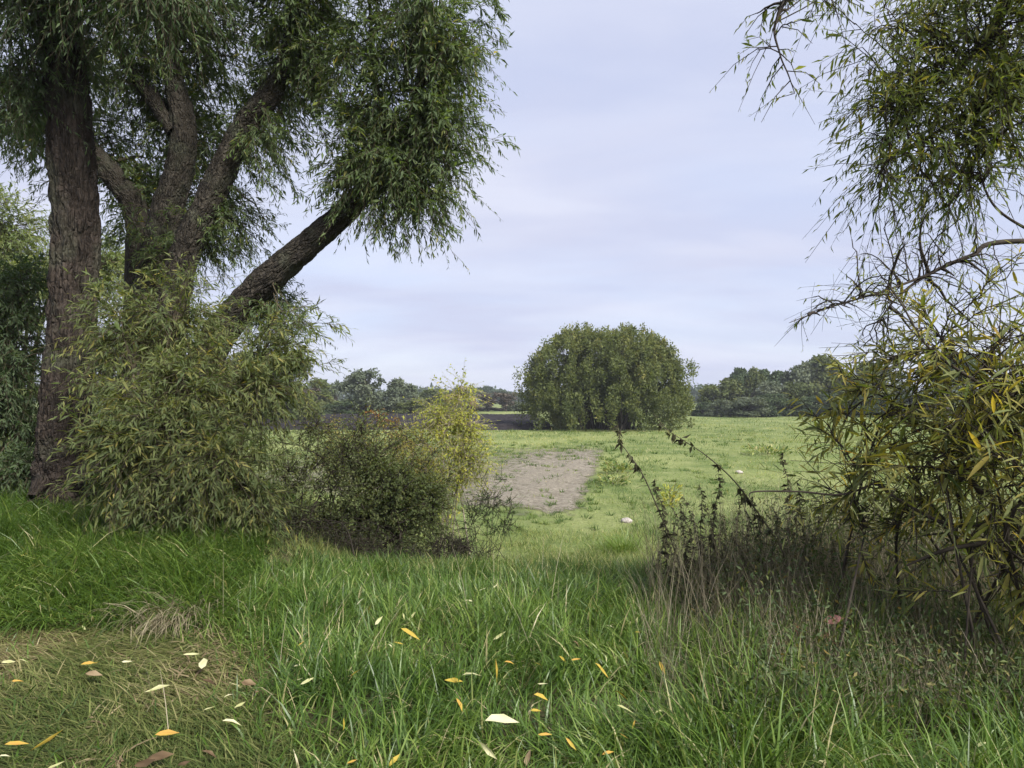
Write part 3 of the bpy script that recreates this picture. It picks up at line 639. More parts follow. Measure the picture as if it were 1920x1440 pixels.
# the many-limbed willow behind it
tB = thing('willow_tree', 'spreading willow of several leaning grey limbs with drooping leafy heads', 'tree', at(280, 930, 10.5))
LB = [
 ([(290, 950, 10.5), (315, 640, 10.5), (340, 500, 10.5), (390, 380, 10.5), (450, 255, 10.4), (510, 170, 10.3), (542, 95, 10.2), (556, -20, 10.1), (560, -200, 10)], [.34, .26, .24, .225, .205, .175, .14, .10, .05]),
 ([(320, 950, 10.4), (380, 690, 10.3), (445, 585, 10.2), (520, 508, 10.0), (600, 440, 9.9), (665, 380, 9.8), (725, 300, 9.7), (775, 215, 9.6), (792, 110, 9.5), (800, -60, 9.4)], [.32, .28, .255, .23, .205, .18, .14, .11, .07, .04]),
 ([(265, 950, 10.9), (280, 620, 11), (305, 430, 11), (345, 270, 11), (322, 130, 11), (300, 0, 11), (285, -200, 11)], [.38, .32, .27, .22, .17, .13, .07]),
 ([(255, 950, 11.2), (262, 560, 11.3), (258, 410, 11.3), (215, 335, 11.2), (150, 262, 11.1), (80, 195, 10.9), (0, 155, 10.7), (-140, 100, 10.4)], [.32, .25, .22, .19, .17, .16, .14, .09]),
 ([(332, 250, 11), (290, 190, 11.1), (240, 120, 11.2), (190, 10, 11.3)], [.17, .14, .11, .07]),
 ([(735, 290, 9.7), (712, 200, 9.7), (698, 90, 9.7), (690, -60, 9.7)], [.09, .05, .035, .02])]
lB = []
for k, (pp, rr) in enumerate(LB):
    C = path(pp); lB.append(dense(C, 50)[8:])
    bark_limb('limb', C, rr, M['bark_grey'] if k != 1 else M['bark_grey'], tB, 48 if k < 4 else 20, 0.034 if k < 4 else 0.05, 0.045 if k < 4 else 0.015, 30 + k * 3)
lBa = np.vstack(lB)
fo = Foliage()
kw = dict(K=16, lL=0.15, lW=0.034, droop=0.38, hang=0.36)
# head of the lowest limb
hd = np.vstack([lB[1][24:], lB[5]])
fo.crown(hd, [vol(800, 40, 75, 100, 9.5, .9, 1.0), vol(770, 200, 90, 80, 9.6, .9, 1.0), vol(730, 330, 85, 50, 9.7, .7, .8), vol(800, 380, 45, 40, 9.6, .5, .5),
         vol(855, 110, 40, 100, 9.5, .7, .6), vol(690, 110, 35, 100, 9.7, .6, .55), vol(760, -90, 140, 60, 9.5, 1.1, .8), vol(650, 260, 30, 50, 9.7, .5, .35), vol(860, 260, 30, 60, 9.5, .5, .35), vol(655, 350, 35, 30, 9.7, .4, .3), vol(840, 330, 30, 40, 9.5, .4, .25)], nb=38, ntw=10, tl=(.35, .8), **kw)
fo.sprays(hd, [at(*e, 9.5) for e in ((915, 215), (900, 110), (890, 290), (862, 372), (800, 455), (845, 425), (715, 450), (612, 360), (625, 300), (650, 205), (648, 90), (905, 30), (760, 440), (690, 410))], n=4, jit=.16, K=11, lL=.14, lW=.028, droop=.3, hang=.4)
# head of the second limb
fo.crown(lB[0][18:], [vol(560, 20, 80, 75, 10.3, .9, 1.1), vol(560, 140, 60, 55, 10.9, .5, .7), vol(500, 240, 55, 55, 11.3, .5, .55), vol(600, 100, 40, 60, 10.2, .6, .45), vol(560, -100, 140, 60, 10, 1.1, .8)], nb=40, ntw=10, tl=(.35, .8), **kw)
fo.sprays(lB[0][18:], [at(*e, 10.2) for e in ((640, 60), (635, 150), (605, 215), (560, 245), (545, 320), (505, 350), (525, 265), (640, 10), (480, 300))], n=4, jit=.16, K=11, lL=.14, lW=.028, droop=.35, hang=.4)
# middle
fo.crown(np.vstack([lB[2], lB[3], lB[4], lB[0]]), [vol(420, 80, 90, 110, 11.7, .9, 1.0), vol(335, 200, 110, 110, 12, .9, 1.1), vol(235, 80, 100, 110, 11, 1, 1.1), vol(400, 310, 70, 80, 12, .7, .7),
         vol(230, 270, 75, 75, 12, .8, .7), vol(330, -80, 260, 70, 10.6, 1.2, 1.3), vol(285, 390, 90, 60, 12, .6, .6), vol(50, 250, 55, 35, 10.8, .6, .35), vol(440, 10, 60, 60, 10.8, .9, .6), vol(20, 215, 40, 25, 10.6, .4, .25)], nb=40, ntw=10, tl=(.35, .75), **kw)
fo.sprays(np.vstack(lB[:4]), [at(*e, 10.6) for e in ((455, 395), (470, 330), (60, 290), (30, 260), (80, 330), (420, 420), (240, 400), (200, 420))], n=3, jit=.2, K=11, lL=.13, lW=.027, droop=.3, hang=.35)
# low shoots
fo.crown(np.vstack([lB[1][:26], lB[0][:20]]), [vol(470, 440, 50, 55, 11, .5, .45), vol(520, 590, 40, 40, 10.7, .4, .5), vol(430, 480, 55, 55, 11.2, .5, .6), vol(330, 480, 70, 60, 11, .5, .6), vol(545, 640, 25, 30, 9.9, .4, .35)], nb=34, ntw=9, tl=(.3, .65), K=16, lL=.125, lW=.025, droop=.35, hang=.4)
fo.crown(lBa, [vol(420, -330, 480, 160, 10.2, 1.8)], nb=60, ntw=6, K=12, lL=0.22, lW=0.05, droop=0.5)
fo.build(tB, M['willow'], M['twig'], split=120, objmat=M['willow'], flat=True)

def bush(name, label, cat, base, vols, lm, tm, nb, ntw, tl, split=0, spread2=.75, shoots=None, shkw=None, flat=False, stems=7, rst=0.02, spread=0.25, hi=False, ctl=0.25, group=None, arch=0.12, stemtop=None, **tw):
    """shrub: stems out of one base, branches and leafy twigs"""
    t = thing(name, label, cat, base, group)
    fo = Foliage(); limbs = []
    for k in range(stems):
        v = vols[k % len(vols)]; e = v[0] + rng.normal(0, 0.35, 3) * v[1]
        b = A(*base) + A(*rng.normal(0, spread, 2), -0.05); 
        b[2] = h1(b[0], b[1]) - 0.03
        mid = (b + e) / 2 + rng.normal(0, ctl * 0.5, 3) * A(1, 1, 0.3) + A(0, 0, min(.15, ctl) * np.linalg.norm(e - b))
        P = spline(np.array([b, mid, e]), 16); limbs.append(P[4:])
        V, Q = tubes(P[None], np.linspace(rst, rst * 0.3, 16)[None] * rng.uniform(.7, 1.2), 6)
        o = mesh_obj('stem', V, Q, tm, t, {'tint': np.zeros(len(V))}, True)
    fo.crown(np.vstack(limbs), vols, nb=nb, ntw=ntw, tl=tl, rbase=rst * 0.6, arch=arch, spread=spread2, **tw)
    if shoots: fo.sprays(np.vstack(limbs), shoots, **(shkw or {}))
    fo.build(t, lm, tm, split=split, objmat=lm, hi=hi, flat=flat or tw.get('lL', 1) < .07)
    return t
def gpt(px, py): return hit(px, py)
def gat(px, Y):
    x = (px - 960) / F * Y; return A(x, Y, h1(x, Y))

bush('willow_bush', 'tall leafy willow bush with pale yellow-green leaves in front of the leaning limbs', 'bush', gat(330, 7.3),
     [vol(310, 590, 100, 75, 8.1, .6, .85), vol(400, 720, 80, 80, 7.7, .5, .9), vol(300, 800, 90, 60, 7.1, .4, .8), vol(420, 860, 80, 80, 7.1, .5, 1.0), vol(245, 875, 45, 35, 6.8, .3, .35), vol(490, 660, 30, 35, 8.2, .3, .25),
      vol(500, 740, 35, 70, 7.8, .4, .45), vol(340, 950, 110, 40, 6.9, .3, .6), vol(250, 640, 50, 50, 8.2, .5, .4), vol(350, 730, 60, 40, 7.3, .3, .4), vol(460, 950, 40, 40, 7.1, .3, .4)],
     M['willow_bush'], M['twig'], 40, 9, (.25, .8), split=300, stems=10, rst=.026, K=14, lL=.135, lW=.025, droop=.35, hang=.3, shell=.42,
     shoots=[at(x, y, d) for x, y, d in ((150, 790, 6.6), (175, 740, 6.9), (590, 585, 7.9), (600, 655, 7.8), (560, 610, 7.9), (180, 560, 8), (520, 850, 7.3), (480, 970, 7), (260, 560, 8), (550, 700, 7.8), (210, 820, 6.5))], shkw=dict(n=3, jit=.12, K=11, lL=.135, lW=.025, droop=.3, hang=.3))
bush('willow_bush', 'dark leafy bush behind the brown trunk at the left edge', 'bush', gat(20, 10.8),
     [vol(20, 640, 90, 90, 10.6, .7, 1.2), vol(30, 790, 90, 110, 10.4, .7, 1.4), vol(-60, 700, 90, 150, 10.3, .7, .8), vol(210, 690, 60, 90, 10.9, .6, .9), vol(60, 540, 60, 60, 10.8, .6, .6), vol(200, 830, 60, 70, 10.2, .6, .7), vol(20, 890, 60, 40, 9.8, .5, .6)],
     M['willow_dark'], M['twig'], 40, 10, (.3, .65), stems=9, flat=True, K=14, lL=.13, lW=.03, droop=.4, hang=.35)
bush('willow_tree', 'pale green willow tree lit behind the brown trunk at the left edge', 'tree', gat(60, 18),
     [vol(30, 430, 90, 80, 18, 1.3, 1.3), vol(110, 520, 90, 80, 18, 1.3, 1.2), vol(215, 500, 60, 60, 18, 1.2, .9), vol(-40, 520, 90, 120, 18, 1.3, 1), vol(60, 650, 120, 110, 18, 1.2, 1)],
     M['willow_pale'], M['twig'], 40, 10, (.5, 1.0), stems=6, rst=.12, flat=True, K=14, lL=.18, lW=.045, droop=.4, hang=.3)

# ------------------------------------------------------------------ bushes at the foot of the bank
bush('twiggy_shrub', 'thin open shrub of dark upright twigs between the willow bush and the dark round bush', 'shrub', gat(590, 8.2),
     [vol(560, 850, 50, 60, 8.2, .4, .8), vol(640, 850, 50, 50, 8.2, .4, .8), vol(590, 940, 70, 60, 8, .4, .9), vol(680, 810, 30, 30, 8.5, .3, .4), vol(530, 920, 40, 60, 8, .3, .5), vol(600, 800, 30, 30, 8.4, .3, .3)], M['thicket'], M['twig_dark'], 26, 8, (.2, .4), stems=10, rst=.009, ctl=.08, arch=.03, K=11, lL=.05, lW=.02, dens=.75, droop=.1, hang=.15, out=.3)
bush('round_bush', 'dense dark green round bush in the middle of the bank edge', 'bush', gat(730, 8.8),
     [vol(760, 900, 60, 45, 8.8, .5, 1.0), vol(690, 950, 90, 55, 8.6, .5, 1.1), vol(800, 935, 35, 45, 8.8, .4, .6), vol(735, 1010, 90, 40, 8.5, .4, .9), vol(680, 870, 50, 40, 8.9, .4, .6), vol(600, 990, 60, 40, 8.4, .4, .5)], M['thicket'], M['twig_dark'], 48, 9, (.18, .42), stems=11, rst=.010, K=12, lL=.058, lW=.030, droop=.15, hang=.15, arch=.04,
     shoots=[at(x, y, 8.8) for x, y in ((700, 800), (740, 815), (650, 830), (790, 850), (835, 890), (620, 880), (770, 830))], shkw=dict(n=3, jit=.1, tl=(.12, .25), K=8, lL=.05, lW=.022, droop=.1, hang=.15, ntw=7, r=.004))
bush('yellow_sapling', 'slender sapling with sparse bright yellow-green leaves on pale stems', 'sapling', gat(832, 10.4),
     [vol(850, 810, 55, 40, 10.4, .5, .8), vol(780, 835, 60, 45, 10.4, .5, .9), vol(890, 870, 50, 45, 10.3, .4, .6), vol(830, 770, 30, 25, 10.5, .4, .5), vol(880, 790, 25, 30, 10.4, .3, .3), vol(820, 905, 50, 40, 10.2, .4, .6), vol(862, 725, 22, 20, 10.5, .3, .2)], M['lime'], M['twig_pale'], 42, 9, (.2, .5), stems=9, rst=.012, K=9, lL=.065, lW=.030, dens=.7, arch=.03, droop=.15, hang=.3)
bush('orange_sprig', 'small shrub with a few orange leaves above the dark round bush', 'shrub', gat(716, 10.2),
     [vol(712, 782, 14, 18, 10.2, .15, .8), vol(735, 800, 18, 22, 10.2, .15, .5)], M['orange_leaf'], M['twig_dark'], 9, 5, (.12, .25), stems=4, rst=.010, K=8, lL=.055, lW=.024, dens=.7, droop=.2, hang=.2)
bush('green_shrub', 'loose yellow-green shrub standing between the round bush and the sapling', 'shrub', gat(660, 9.6),
     [vol(670, 840, 60, 45, 9.6, .4, 1), vol(735, 830, 50, 40, 9.6, .4, .9), vol(610, 825, 45, 40, 9.7, .4, .6), vol(790, 880, 40, 40, 9.6, .4, .6)], M['far_yellow'], M['twig_dark'], 22, 7, (.2, .4), stems=7, rst=.012, K=11, lL=.05, lW=.02, dens=.7, droop=.2, hang=.2)
bush('bare_shrub', 'small nearly bare shrub of fine upright twigs right of the round bush', 'shrub', gat(905, 9.4),
     [vol(920, 930, 40, 60, 9.4, .3, .8), vol(880, 960, 30, 50, 9.4, .3, .5), vol(950, 970, 25, 40, 9.3, .3, .4)], M['green_bush'], M['twig_dark'], 20, 7, (.12, .28), stems=14, rst=.0045, ctl=.03, arch=.0, K=9, lL=.04, lW=.016, dens=.7, droop=-.1, hang=.05, out=.2)
bush('bramble', 'low tangled grey-brown bramble under the dark round bush', 'bramble', gat(640, 7.9),
     [vol(620, 1020, 110, 38, 7.9, .4, 1.3), vol(720, 1050, 90, 30, 7.9, .4, 1.1), vol(540, 1000, 60, 40, 7.7, .4, .7), vol(830, 1040, 60, 35, 8.4, .4, .8)], M['bramble'], M['twig_dark'], 40, 7, (.2, .45), stems=14, rst=.008, spread=.6, K=11, lL=.032, lW=.013, dens=.75, droop=.5, hang=.2)
bush('dry_bush', 'brownish low bush beside the slope right of the bramble', 'bush', gat(850, 8.6),
     [vol(850, 1030, 60, 40, 8.6, .4, 1), vol(900, 1060, 50, 30, 8.5, .4, .8)], M['bramble'], M['twig_dark'], 26, 7, (.15, .35), stems=9, rst=.007, spread=.3, K=11, lL=.03, lW=.012, dens=.8, droop=.2, hang=.1)

# ------------------------------------------------------------------ the willow overhanging from the right
tC = thing('willow_tree', 'yellowing willow overhanging from the right edge with a bare-twigged lower branch', 'tree', (6.4, 3.2, h1(6.4, 3.2)))
trC = np.array([(6.4, 3.2, -.1), (6.3, 3.3, 1.2), (6.2, 3.5, 2.6), (6.0, 3.7, 4.2), (5.6, 3.9, 6.0)])
bark_limb('trunk', trC, [.26, .22, .19, .15, .08], M['bark_grey'], tC, 40, .04, .035, 77, .3, .4)
LC = [
 ([(6.2, 3.5, 2.6), (5.0, 4.1, 2.55), tuple(at(1920, 452, 4.3)), tuple(at(1820, 480, 4.3)), tuple(at(1740, 515, 4.3)), tuple(at(1680, 560, 4.25)), tuple(at(1640, 615, 4.2))], [.05, .03, .017, .014, .011, .007, .003]),
 ([(6.0, 3.7, 4.2), tuple(at(1960, -20, 5.1)), tuple(at(1860, 70, 5.1)), tuple(at(1780, 150, 5.1)), tuple(at(1700, 225, 5.1))], [.08, .035, .024, .014, .006]),
 ([(6.2, 3.5, 3.4), tuple(at(1960, 120, 5.0)), tuple(at(1850, 200, 5.0)), tuple(at(1760, 245, 5)), tuple(at(1660, 300, 4.9))], [.07, .03, .02, .012, .005]),
 ([(6.0, 3.7, 4.6), tuple(at(1800, -160, 4.6)), tuple(at(1640, -90, 4.3)), tuple(at(1510, -40, 4.0)), tuple(at(1455, 40, 3.8)), tuple(at(1462, 100, 3.75)), tuple(at(1478, 140, 3.7)), tuple(at(1490, 175, 3.7))], [.07, .04, .025, .014, .008, .005, .004, .002]),
 ([tuple(at(1740, 515, 4.3)), tuple(at(1660, 545, 4.2)), tuple(at(1560, 575, 4.1)), tuple(at(1480, 605, 4.0))], [.009, .007, .005, .002]),
 ([tuple(at(1860, 70, 5.1)), tuple(at(1840, 140, 5.1)), tuple(at(1828, 260, 5.0)), tuple(at(1860, 380, 4.9)), tuple(at(1960, 450, 4.7))], [.01, .009, .008, .008, .012])]
lC = []
for k, (pp, rr) in enumerate(LC):
    C = np.array(pp); P = spline(C, 60); lC.append(P)
    V, Q = tubes(P[None], np.interp(np.linspace(0, 1, 60), np.linspace(0, 1, len(rr)), rr)[None], 8)
    mesh_obj('limb', V, Q, M['twig_dark'], tC, {'tint': np.zeros(len(V))}, True)
fo = Foliage(); kc = dict(K=10, lL=.115, lW=.021, droop=.4, hang=.42, spread=.9)
fo.crown(np.vstack([lC[1][18:], lC[2][18:], lC[5][:40]]), [vol(1810, 90, 110, 100, 5.1, .6, 1.2), vol(1850, 230, 80, 90, 5.0, .5, 1.1), vol(1740, 260, 60, 70, 5.0, .4, .8), vol(1700, 130, 60, 70, 5.1, .5, .6),
         vol(1790, 340, 55, 45, 4.9, .4, .6), vol(1900, 60, 60, 90, 5, .6, .8), vol(1650, 50, 70, 60, 5.2, .4, .7), vol(1650, 200, 55, 60, 5, .4, .6), vol(1640, 340, 40, 40, 4.9, .3, .35), vol(1920, 200, 60, 120, 4.9, .5, .5), vol(1850, -90, 150, 60, 5, .7, 1), vol(2060, 120, 110, 160, 4.9, .6, 1.0)], nb=22, ntw=7, tl=(.25, .6), rbase=.007, shell=.4, **kc)
fo.crown(lC[3][28:52], [vol(1470, 20, 60, 40, 3.8, .25, .5), vol(1455, 90, 40, 40, 3.75, .2, .3), vol(1590, 0, 60, 40, 4.1, .3, .5), vol(1620, -60, 120, 30, 4.1, .3, .6)], nb=10, ntw=3, tl=(.12, .3), rbase=.004, K=8, lL=.075, lW=.016, droop=.5, hang=.5, dens=.8)
P = lC[3][40:][rng.integers(0, 20, 9)]
fo.twigs(P, norm(rng.normal(0, 1, (9, 3)) * A(1, .6, .3) + A(-.2, 0, -.5)), rng.uniform(.12, .24, 9), droop=.4, K=7, lL=.07, lW=.016, hang=.5)
# bare twigs with few leaves on the low branch
fo.crown(np.vstack([lC[0][15:], lC[4]]), [vol(1720, 470, 130, 70, 4.3, .4, 1.2), vol(1620, 560, 90, 60, 4.1, .3, 1.0), vol(1540, 590, 60, 40, 4.05, .25, .5), vol(1660, 620, 60, 60, 4.2, .3, .8), vol(1820, 540, 100, 90, 4.2, .4, .8)], nb=16, ntw=4, tl=(.12, .32), rbase=.005, K=7, lL=.055, lW=.012, dens=.22, droop=.1, hang=.6, r=.0018, out=.3)
# crown over the path, above the picture
fo.crown(np.vstack([trC[2:], lC[3][:20]]), [(A(4.5, 2.2, 6.2), A(2.4, 2.4, 1.2)), (A(2.2, 1.4, 6.6), A(2.2, 2.2, .9)), (A(-0.6, 0.6, 6.6), A(2.4, 1.8, .8))], nb=13, ntw=6, tl=(.5, 1), K=11, lL=.2, lW=.045, droop=.4)
fo.build(tC, M['willow_fresh'], M['twig_dark'], split=260, objmat=M['willow_fresh'])

# the yellowing willow shrub at the right edge
yb = bush('willow_bush', 'near willow shrub with yellow and green long leaves at the right edge', 'bush', gat(1840, 3.9),
     [vol(1860, 770, 100, 80, 4.0, .5, .7), vol(1730, 850, 90, 50, 4.1, .4, .4), vol(1890, 890, 90, 80, 3.8, .5, .7), vol(1640, 760, 60, 50, 4.3, .4, .25), vol(1920, 680, 80, 80, 3.8, .4, .6),
      vol(1800, 980, 120, 40, 4.0, .4, .35), vol(1600, 930, 50, 50, 4.4, .3, .22), vol(1620, 850, 60, 50, 4.3, .3, .22), vol(1770, 650, 90, 40, 4.1, .3, .3), vol(1920, 1050, 80, 80, 3.7, .3, .4), vol(1990, 850, 80, 180, 3.9, .5, .7)],
     M['willow_yellow'], M['twig_dark'], 30, 8, (.2, .6), split=300, stems=14, rst=.011, spread=.4, K=9, lL=.15, lW=.021, droop=.12, hang=.1, dens=.62, hi=True, out=.7, shell=.36, spread2=1.0, arch=.08,
     shoots=[at(x, y, d) for x, y, d in ((1560, 800, 4.3), (1580, 880, 4.4), (1540, 700, 4.3), (1620, 690, 4.2), (1700, 640, 4.1), (1790, 590, 4), (1870, 560, 3.9), (1560, 960, 4.4), (1600, 1010, 4.3), (1690, 560, 4.2), (1900, 480, 4), (1720, 1080, 4))], shkw=dict(n=2, jit=.1, tl=(.12, .3), ntw=6, K=7, lL=.12, lW=.018, droop=.15, hang=.25, r=.0045))
for pp, rr in (([(2000, 985, 3.8), (1920, 972, 3.85), (1790, 985, 3.9), (1700, 945, 4.0), (1640, 905, 4.1)], [.016, .014, .012, .009, .006]), ([(1650, 902, 4.1), (1580, 927, 4.15), (1500, 922, 4.2), (1415, 922, 4.25), (1404, 934, 4.25)], [.006, .007, .006, .005, .002]),
               ([(1930, 770, 3.7), (1830, 715, 3.8), (1740, 650, 3.9), (1690, 570, 4.0), (1640, 500, 4.05)], [.012, .009, .007, .005, .002]), ([(1900, 1010, 3.7), (1780, 1030, 3.8), (1700, 1060, 3.9)], [.014, .012, .005])):
    P = spline(path(pp), 40); V, Q = tubes(P[None], np.interp(np.linspace(0, 1, 40), np.linspace(0, 1, len(rr)), rr)[None], 7)
    mesh_obj('stem', V, Q, M['twig_dark'], yb, {'tint': np.zeros(len(V))}, True)

# ------------------------------------------------------------------ dead nettles and weeds on the right
def nettle_mesh(seed, h, dark):
    r = np.random.default_rng(seed); n = 12; u = np.linspace(0, 1, n)
    P = np.stack([np.cumsum(r.normal(0, .012, n)) + .05 * u ** 2 * r.normal(), np.cumsum(r.normal(0, .012, n)), u * h], 1)
    V, Q = tubes(P[None], np.linspace(.0045, .0012, n)[None], 5)
    k = int(120 * h); t = np.sort(r.uniform(.22, 1, k)); B = np.stack([np.interp(t, u, P[:, i]) for i in range(3)], 1)
    az = r.uniform(0, 6.28, k); D = norm(np.stack([np.cos(az), np.sin(az), r.normal(-.9, .5, k)], 1))
    up = norm(r.normal(0, 1, (k, 3))); N = norm(up - D * (up * D).sum(1, keepdims=True))
    L = r.uniform(.025, .07, k) * (1.2 - .5 * t); W = L * r.uniform(.3, .5, k)
    return (V, Q), leaf_lo(B, D, N, L, W, .3), r.uniform(0, 1, k) * .8
NET = []
for k in range(6):
    (V, Q), (LV, LF, lk), T = nettle_mesh(100 + k, 1.0, 0)
    NET.append((mesh_obj('stalk', V, Q, M['twig_dark'], smooth=True, attrs={'tint': np.zeros(len(V))}, link=False), mesh_obj('withered_leaves', LV, LF, M['dead_leaf'], attrs={'tint': np.repeat(T, lk)}, link=False)))
tops = [(1238, 892, 'leftmost of the withered nettles'), (1275, 905, None), (1303, 925, None), (1325, 888, 'tall withered nettle beside the bright yellow weed'), (1352, 965, None), (1380, 990, None), (1412, 955, None), (1440, 985, None),
        (1478, 845, 'tallest withered nettle, standing alone in front of the meadow'), (1500, 905, None), (1528, 935, None), (1260, 985, None), (1338, 1010, None), (1295, 1000, None), (1460, 1010, None), (1550, 960, None), (1400, 1040, None), (1575, 1000, None),
        (1510, 1000, None), (1365, 1060, None), (1430, 1060, None), (1600, 1010, None), (1485, 1050, None), (1225, 1010, None), (1630, 1040, None), (1545, 1050, None), (1318, 960, None), (1395, 1000, None), (1425, 1010, None), (1490, 960, None), (1515, 1050, None), (1560, 1030, None), (1310, 1060, None), (1280, 1050, None), (1345, 1000, None), (1615, 980, None), (1290, 955, None), (1268, 940, None), (1330, 940, None), (1368, 935, None), (1385, 955, None), (1428, 930, None), (1452, 955, None), (1466, 920, None), (1512, 960, None), (1540, 985, None), (1250, 950, None), (1580, 950, None)]
ORD = 'first second third fourth fifth sixth seventh eighth ninth tenth eleventh twelfth thirteenth fourteenth fifteenth sixteenth seventeenth eighteenth nineteenth twentieth'.split()
ORD += ['twenty-' + w for w in ORD[:9]] + ['thirtieth'] + ['thirty-' + w for w in ORD[:9]] + ['fortieth'] + ['forty-' + w for w in ORD[:9]]
tops.sort()
for k, (px, py, lb) in enumerate(tops):
    Y = rng.uniform(5.0, 6.2); b = gat(px + rng.uniform(5, 40), Y); tp = at(px, py, Y)
    hgt = tp[2] - b[2]
    t = thing('nettle', lb or ('%s dark withered nettle top from the left on the right bank' % ORD[k]), 'nettle', b, 'withered nettles on the right bank')
    sh, lv = NET[k % 6]
    for nm, me in (('stalk', sh), ('withered_leaves', lv)):
        o = bpy.data.objects.new(nm, me); COL.objects.link(o); o.parent = t
    t.scale = (1 + .3 * (hgt > 1), 1 + .3 * (hgt > 1), hgt); t.rotation_euler = (rng.normal(0, .05), math.atan2(tp[0] - b[0], hgt), 0)
    t.rotation_euler[2] = 0
def arch(label, pts, Y, nl):
    P = spline(path([(a, b, Y + k * .05) for k, (a, b) in enumerate(pts)]), 60)
    P[0, 2] = h1(P[0, 0], P[0, 1])
    t = thing('arching_weed_stem', label, 'weed', P[0])
    V, Q = tubes(P[None], np.linspace(.0075, .0016, 60)[None], 6); mesh_obj('stalk', V, Q, M['weed_stalk'], t, {'tint': np.full(len(V), .25)}, True)
    a = Acc()
    sh = np.sort(rng.integers(12, 52, 7)); E = P[sh] + rng.normal(0, .05, (7, 3)) + A(0, 0, .03)
    for p0, e0 in zip(P[sh], E):
        V, Q = tubes(np.array([[p0, (p0 + e0) / 2 + A(0, 0, .012), e0]]), A([.0022, .0016, .0008]), 4); mesh_obj('side_shoot', V, Q, M['weed_stalk'], t, {'tint': np.full(len(V), .3)}, True)
    for s in np.sort(rng.integers(12, 58, nl + 3)):
        k = rng.integers(2, 10); B = np.repeat(P[s][None], k, 0) + rng.normal(0, .008, (k, 3)); D = norm(rng.normal(0, .55, (k, 3)) + A(0, 0, -1)); up = rng.normal(0, 1, (k, 3)); N = norm(up - D * (up * D).sum(1, keepdims=True))
        Lf = rng.uniform(.02, .085, k); V, Fc, q = leaf_lo(B, D, N, Lf, Lf * .4, .2); a.add(V, Fc, np.repeat(rng.uniform(0, 1, k) ** 1.5, q))
    a.build('withered_leaves', M['dead_leaf'], t)
arch('long withered weed stem leaning left over the meadow strip, hung with black leaves', [(1300, 1150), (1268, 1040), (1232, 950), (1205, 890), (1178, 850), (1163, 828), (1161, 808), (1150, 798)], 5.4, 13)
arch('long bent weed stem arching from the right thicket towards the big willow clump', [(1490, 1140), (1470, 1040), (1420, 960), (1375, 900), (1325, 855), (1285, 828), (1250, 805), (1225, 775)], 5.0, 12)

# dry stalks and grey undergrowth of the right bank
X = rng.uniform(1.0, 4.1, 13000); Y = rng.uniform(3.2, 6.7, 13000); X = X * Y / 5
k = (X > .2 * Y) & (rng.uniform(0, 1, 13000) < .35 + .65 * sstep((X / Y - .25) / .15)); X, Y = X[k], Y[k]; n = len(X)
a = Acc(); a.add(*blades(X, Y, rng.uniform(.3, 1.08, n) * (.45 + .6 * sstep((Y - 3.4) / 1.8)), np.abs(rng.normal(.4, .4, n)), rng.uniform(0, 6.28, n), rng.uniform(.002, .0045, n), np.clip(rng.normal(.55, .28, n), 0, 1)))
X = rng.uniform(-2.2, 3.6, 70); Y = rng.uniform(3.2, 6.2, 70); a.add(*blades(X, Y, rng.uniform(.35, .75, 70), np.abs(rng.normal(.35, .3, 70)), rng.uniform(0, 6.28, 70), rng.uniform(.003, .0045, 70), rng.uniform(.9, 1, 70), seg=4))
tag(a.build('dry_stalks', M['weed_stalk']), 'thicket of thin grey-brown dead stalks under the yellow willow shrub', 'weeds', kind='stuff')
k = 24000; X = rng.uniform(1.1, 4.2, k); Y = rng.uniform(3.1, 6.5, k); X = X * Y / 5; ok = X > .24 * Y; X, Y = X[ok], Y[ok]; k = len(X)
B = np.stack([X, Y, H(X, Y) + rng.uniform(.02, .75, k) * sstep((X / Y - .2) / .2) * (.5 + .5 * sstep((Y - 3.6) / 1.2))], 1)
D = norm(rng.normal(0, 1, (k, 3)) + A(0, 0, -.4)); up = norm(A(0, 0, 1) + rng.normal(0, .7, (k, 3))); N = norm(up - D * (up * D).sum(1, keepdims=True)); Lf = rng.uniform(.02, .05, k)
V, Fc, q = leaf_fold(B, D, N, Lf, Lf * .35)
a = Acc(); a.add(V, Fc, np.repeat(rng.uniform(0, 1, k) ** 1.3, q))
tag(a.build('undergrowth', M['green_bush']), 'small dull leaves of the tangled undergrowth on the right bank', 'undergrowth', kind='stuff')

# ------------------------------------------------------------------ the big willow clump in the field
Yc = 66.0; cx = (1135 - 960) / F * Yc; zb = h1(cx, Yc)
tW = thing('willow_clump', 'big dome-shaped clump of many-stemmed willows alone in the field', 'tree', (cx, Yc, zb))
fo = Foliage(); HW = 340 / 2 / F * Yc; HT = 205 / F * Yc
stemsP = []
for k in range(54):
    az = rng.uniform(0, 2 * np.pi); rr = math.sqrt(rng.uniform(0, 1))
    e = A(cx + HW * .95 * rr * math.cos(az), Yc + HW * .62 * rr * math.sin(az), zb + HT * (.92 * math.sqrt(max(0, 1 - (rr * .86) ** 2.4)) + rng.normal(0, .02)))
    b = A(cx + (e[0] - cx) * .45 + rng.normal(0, .6), Yc + (e[1] - Yc) * .5, zb - .1)
    P = spline(np.array([b, b * .6 + e * .4 + A((b[0] - cx) * .05, 0, .9), e]), 18); stemsP.append(P)
    V, Q = tubes(P[None], np.linspace(.17, .025, 18)[None] * rng.uniform(.6, 1.2), 6)
    mesh_obj('stem', V, Q, M['twig_dark'], tW, {'tint': np.zeros(len(V))}, True)
Bs, Rs, Ts = [], [], []
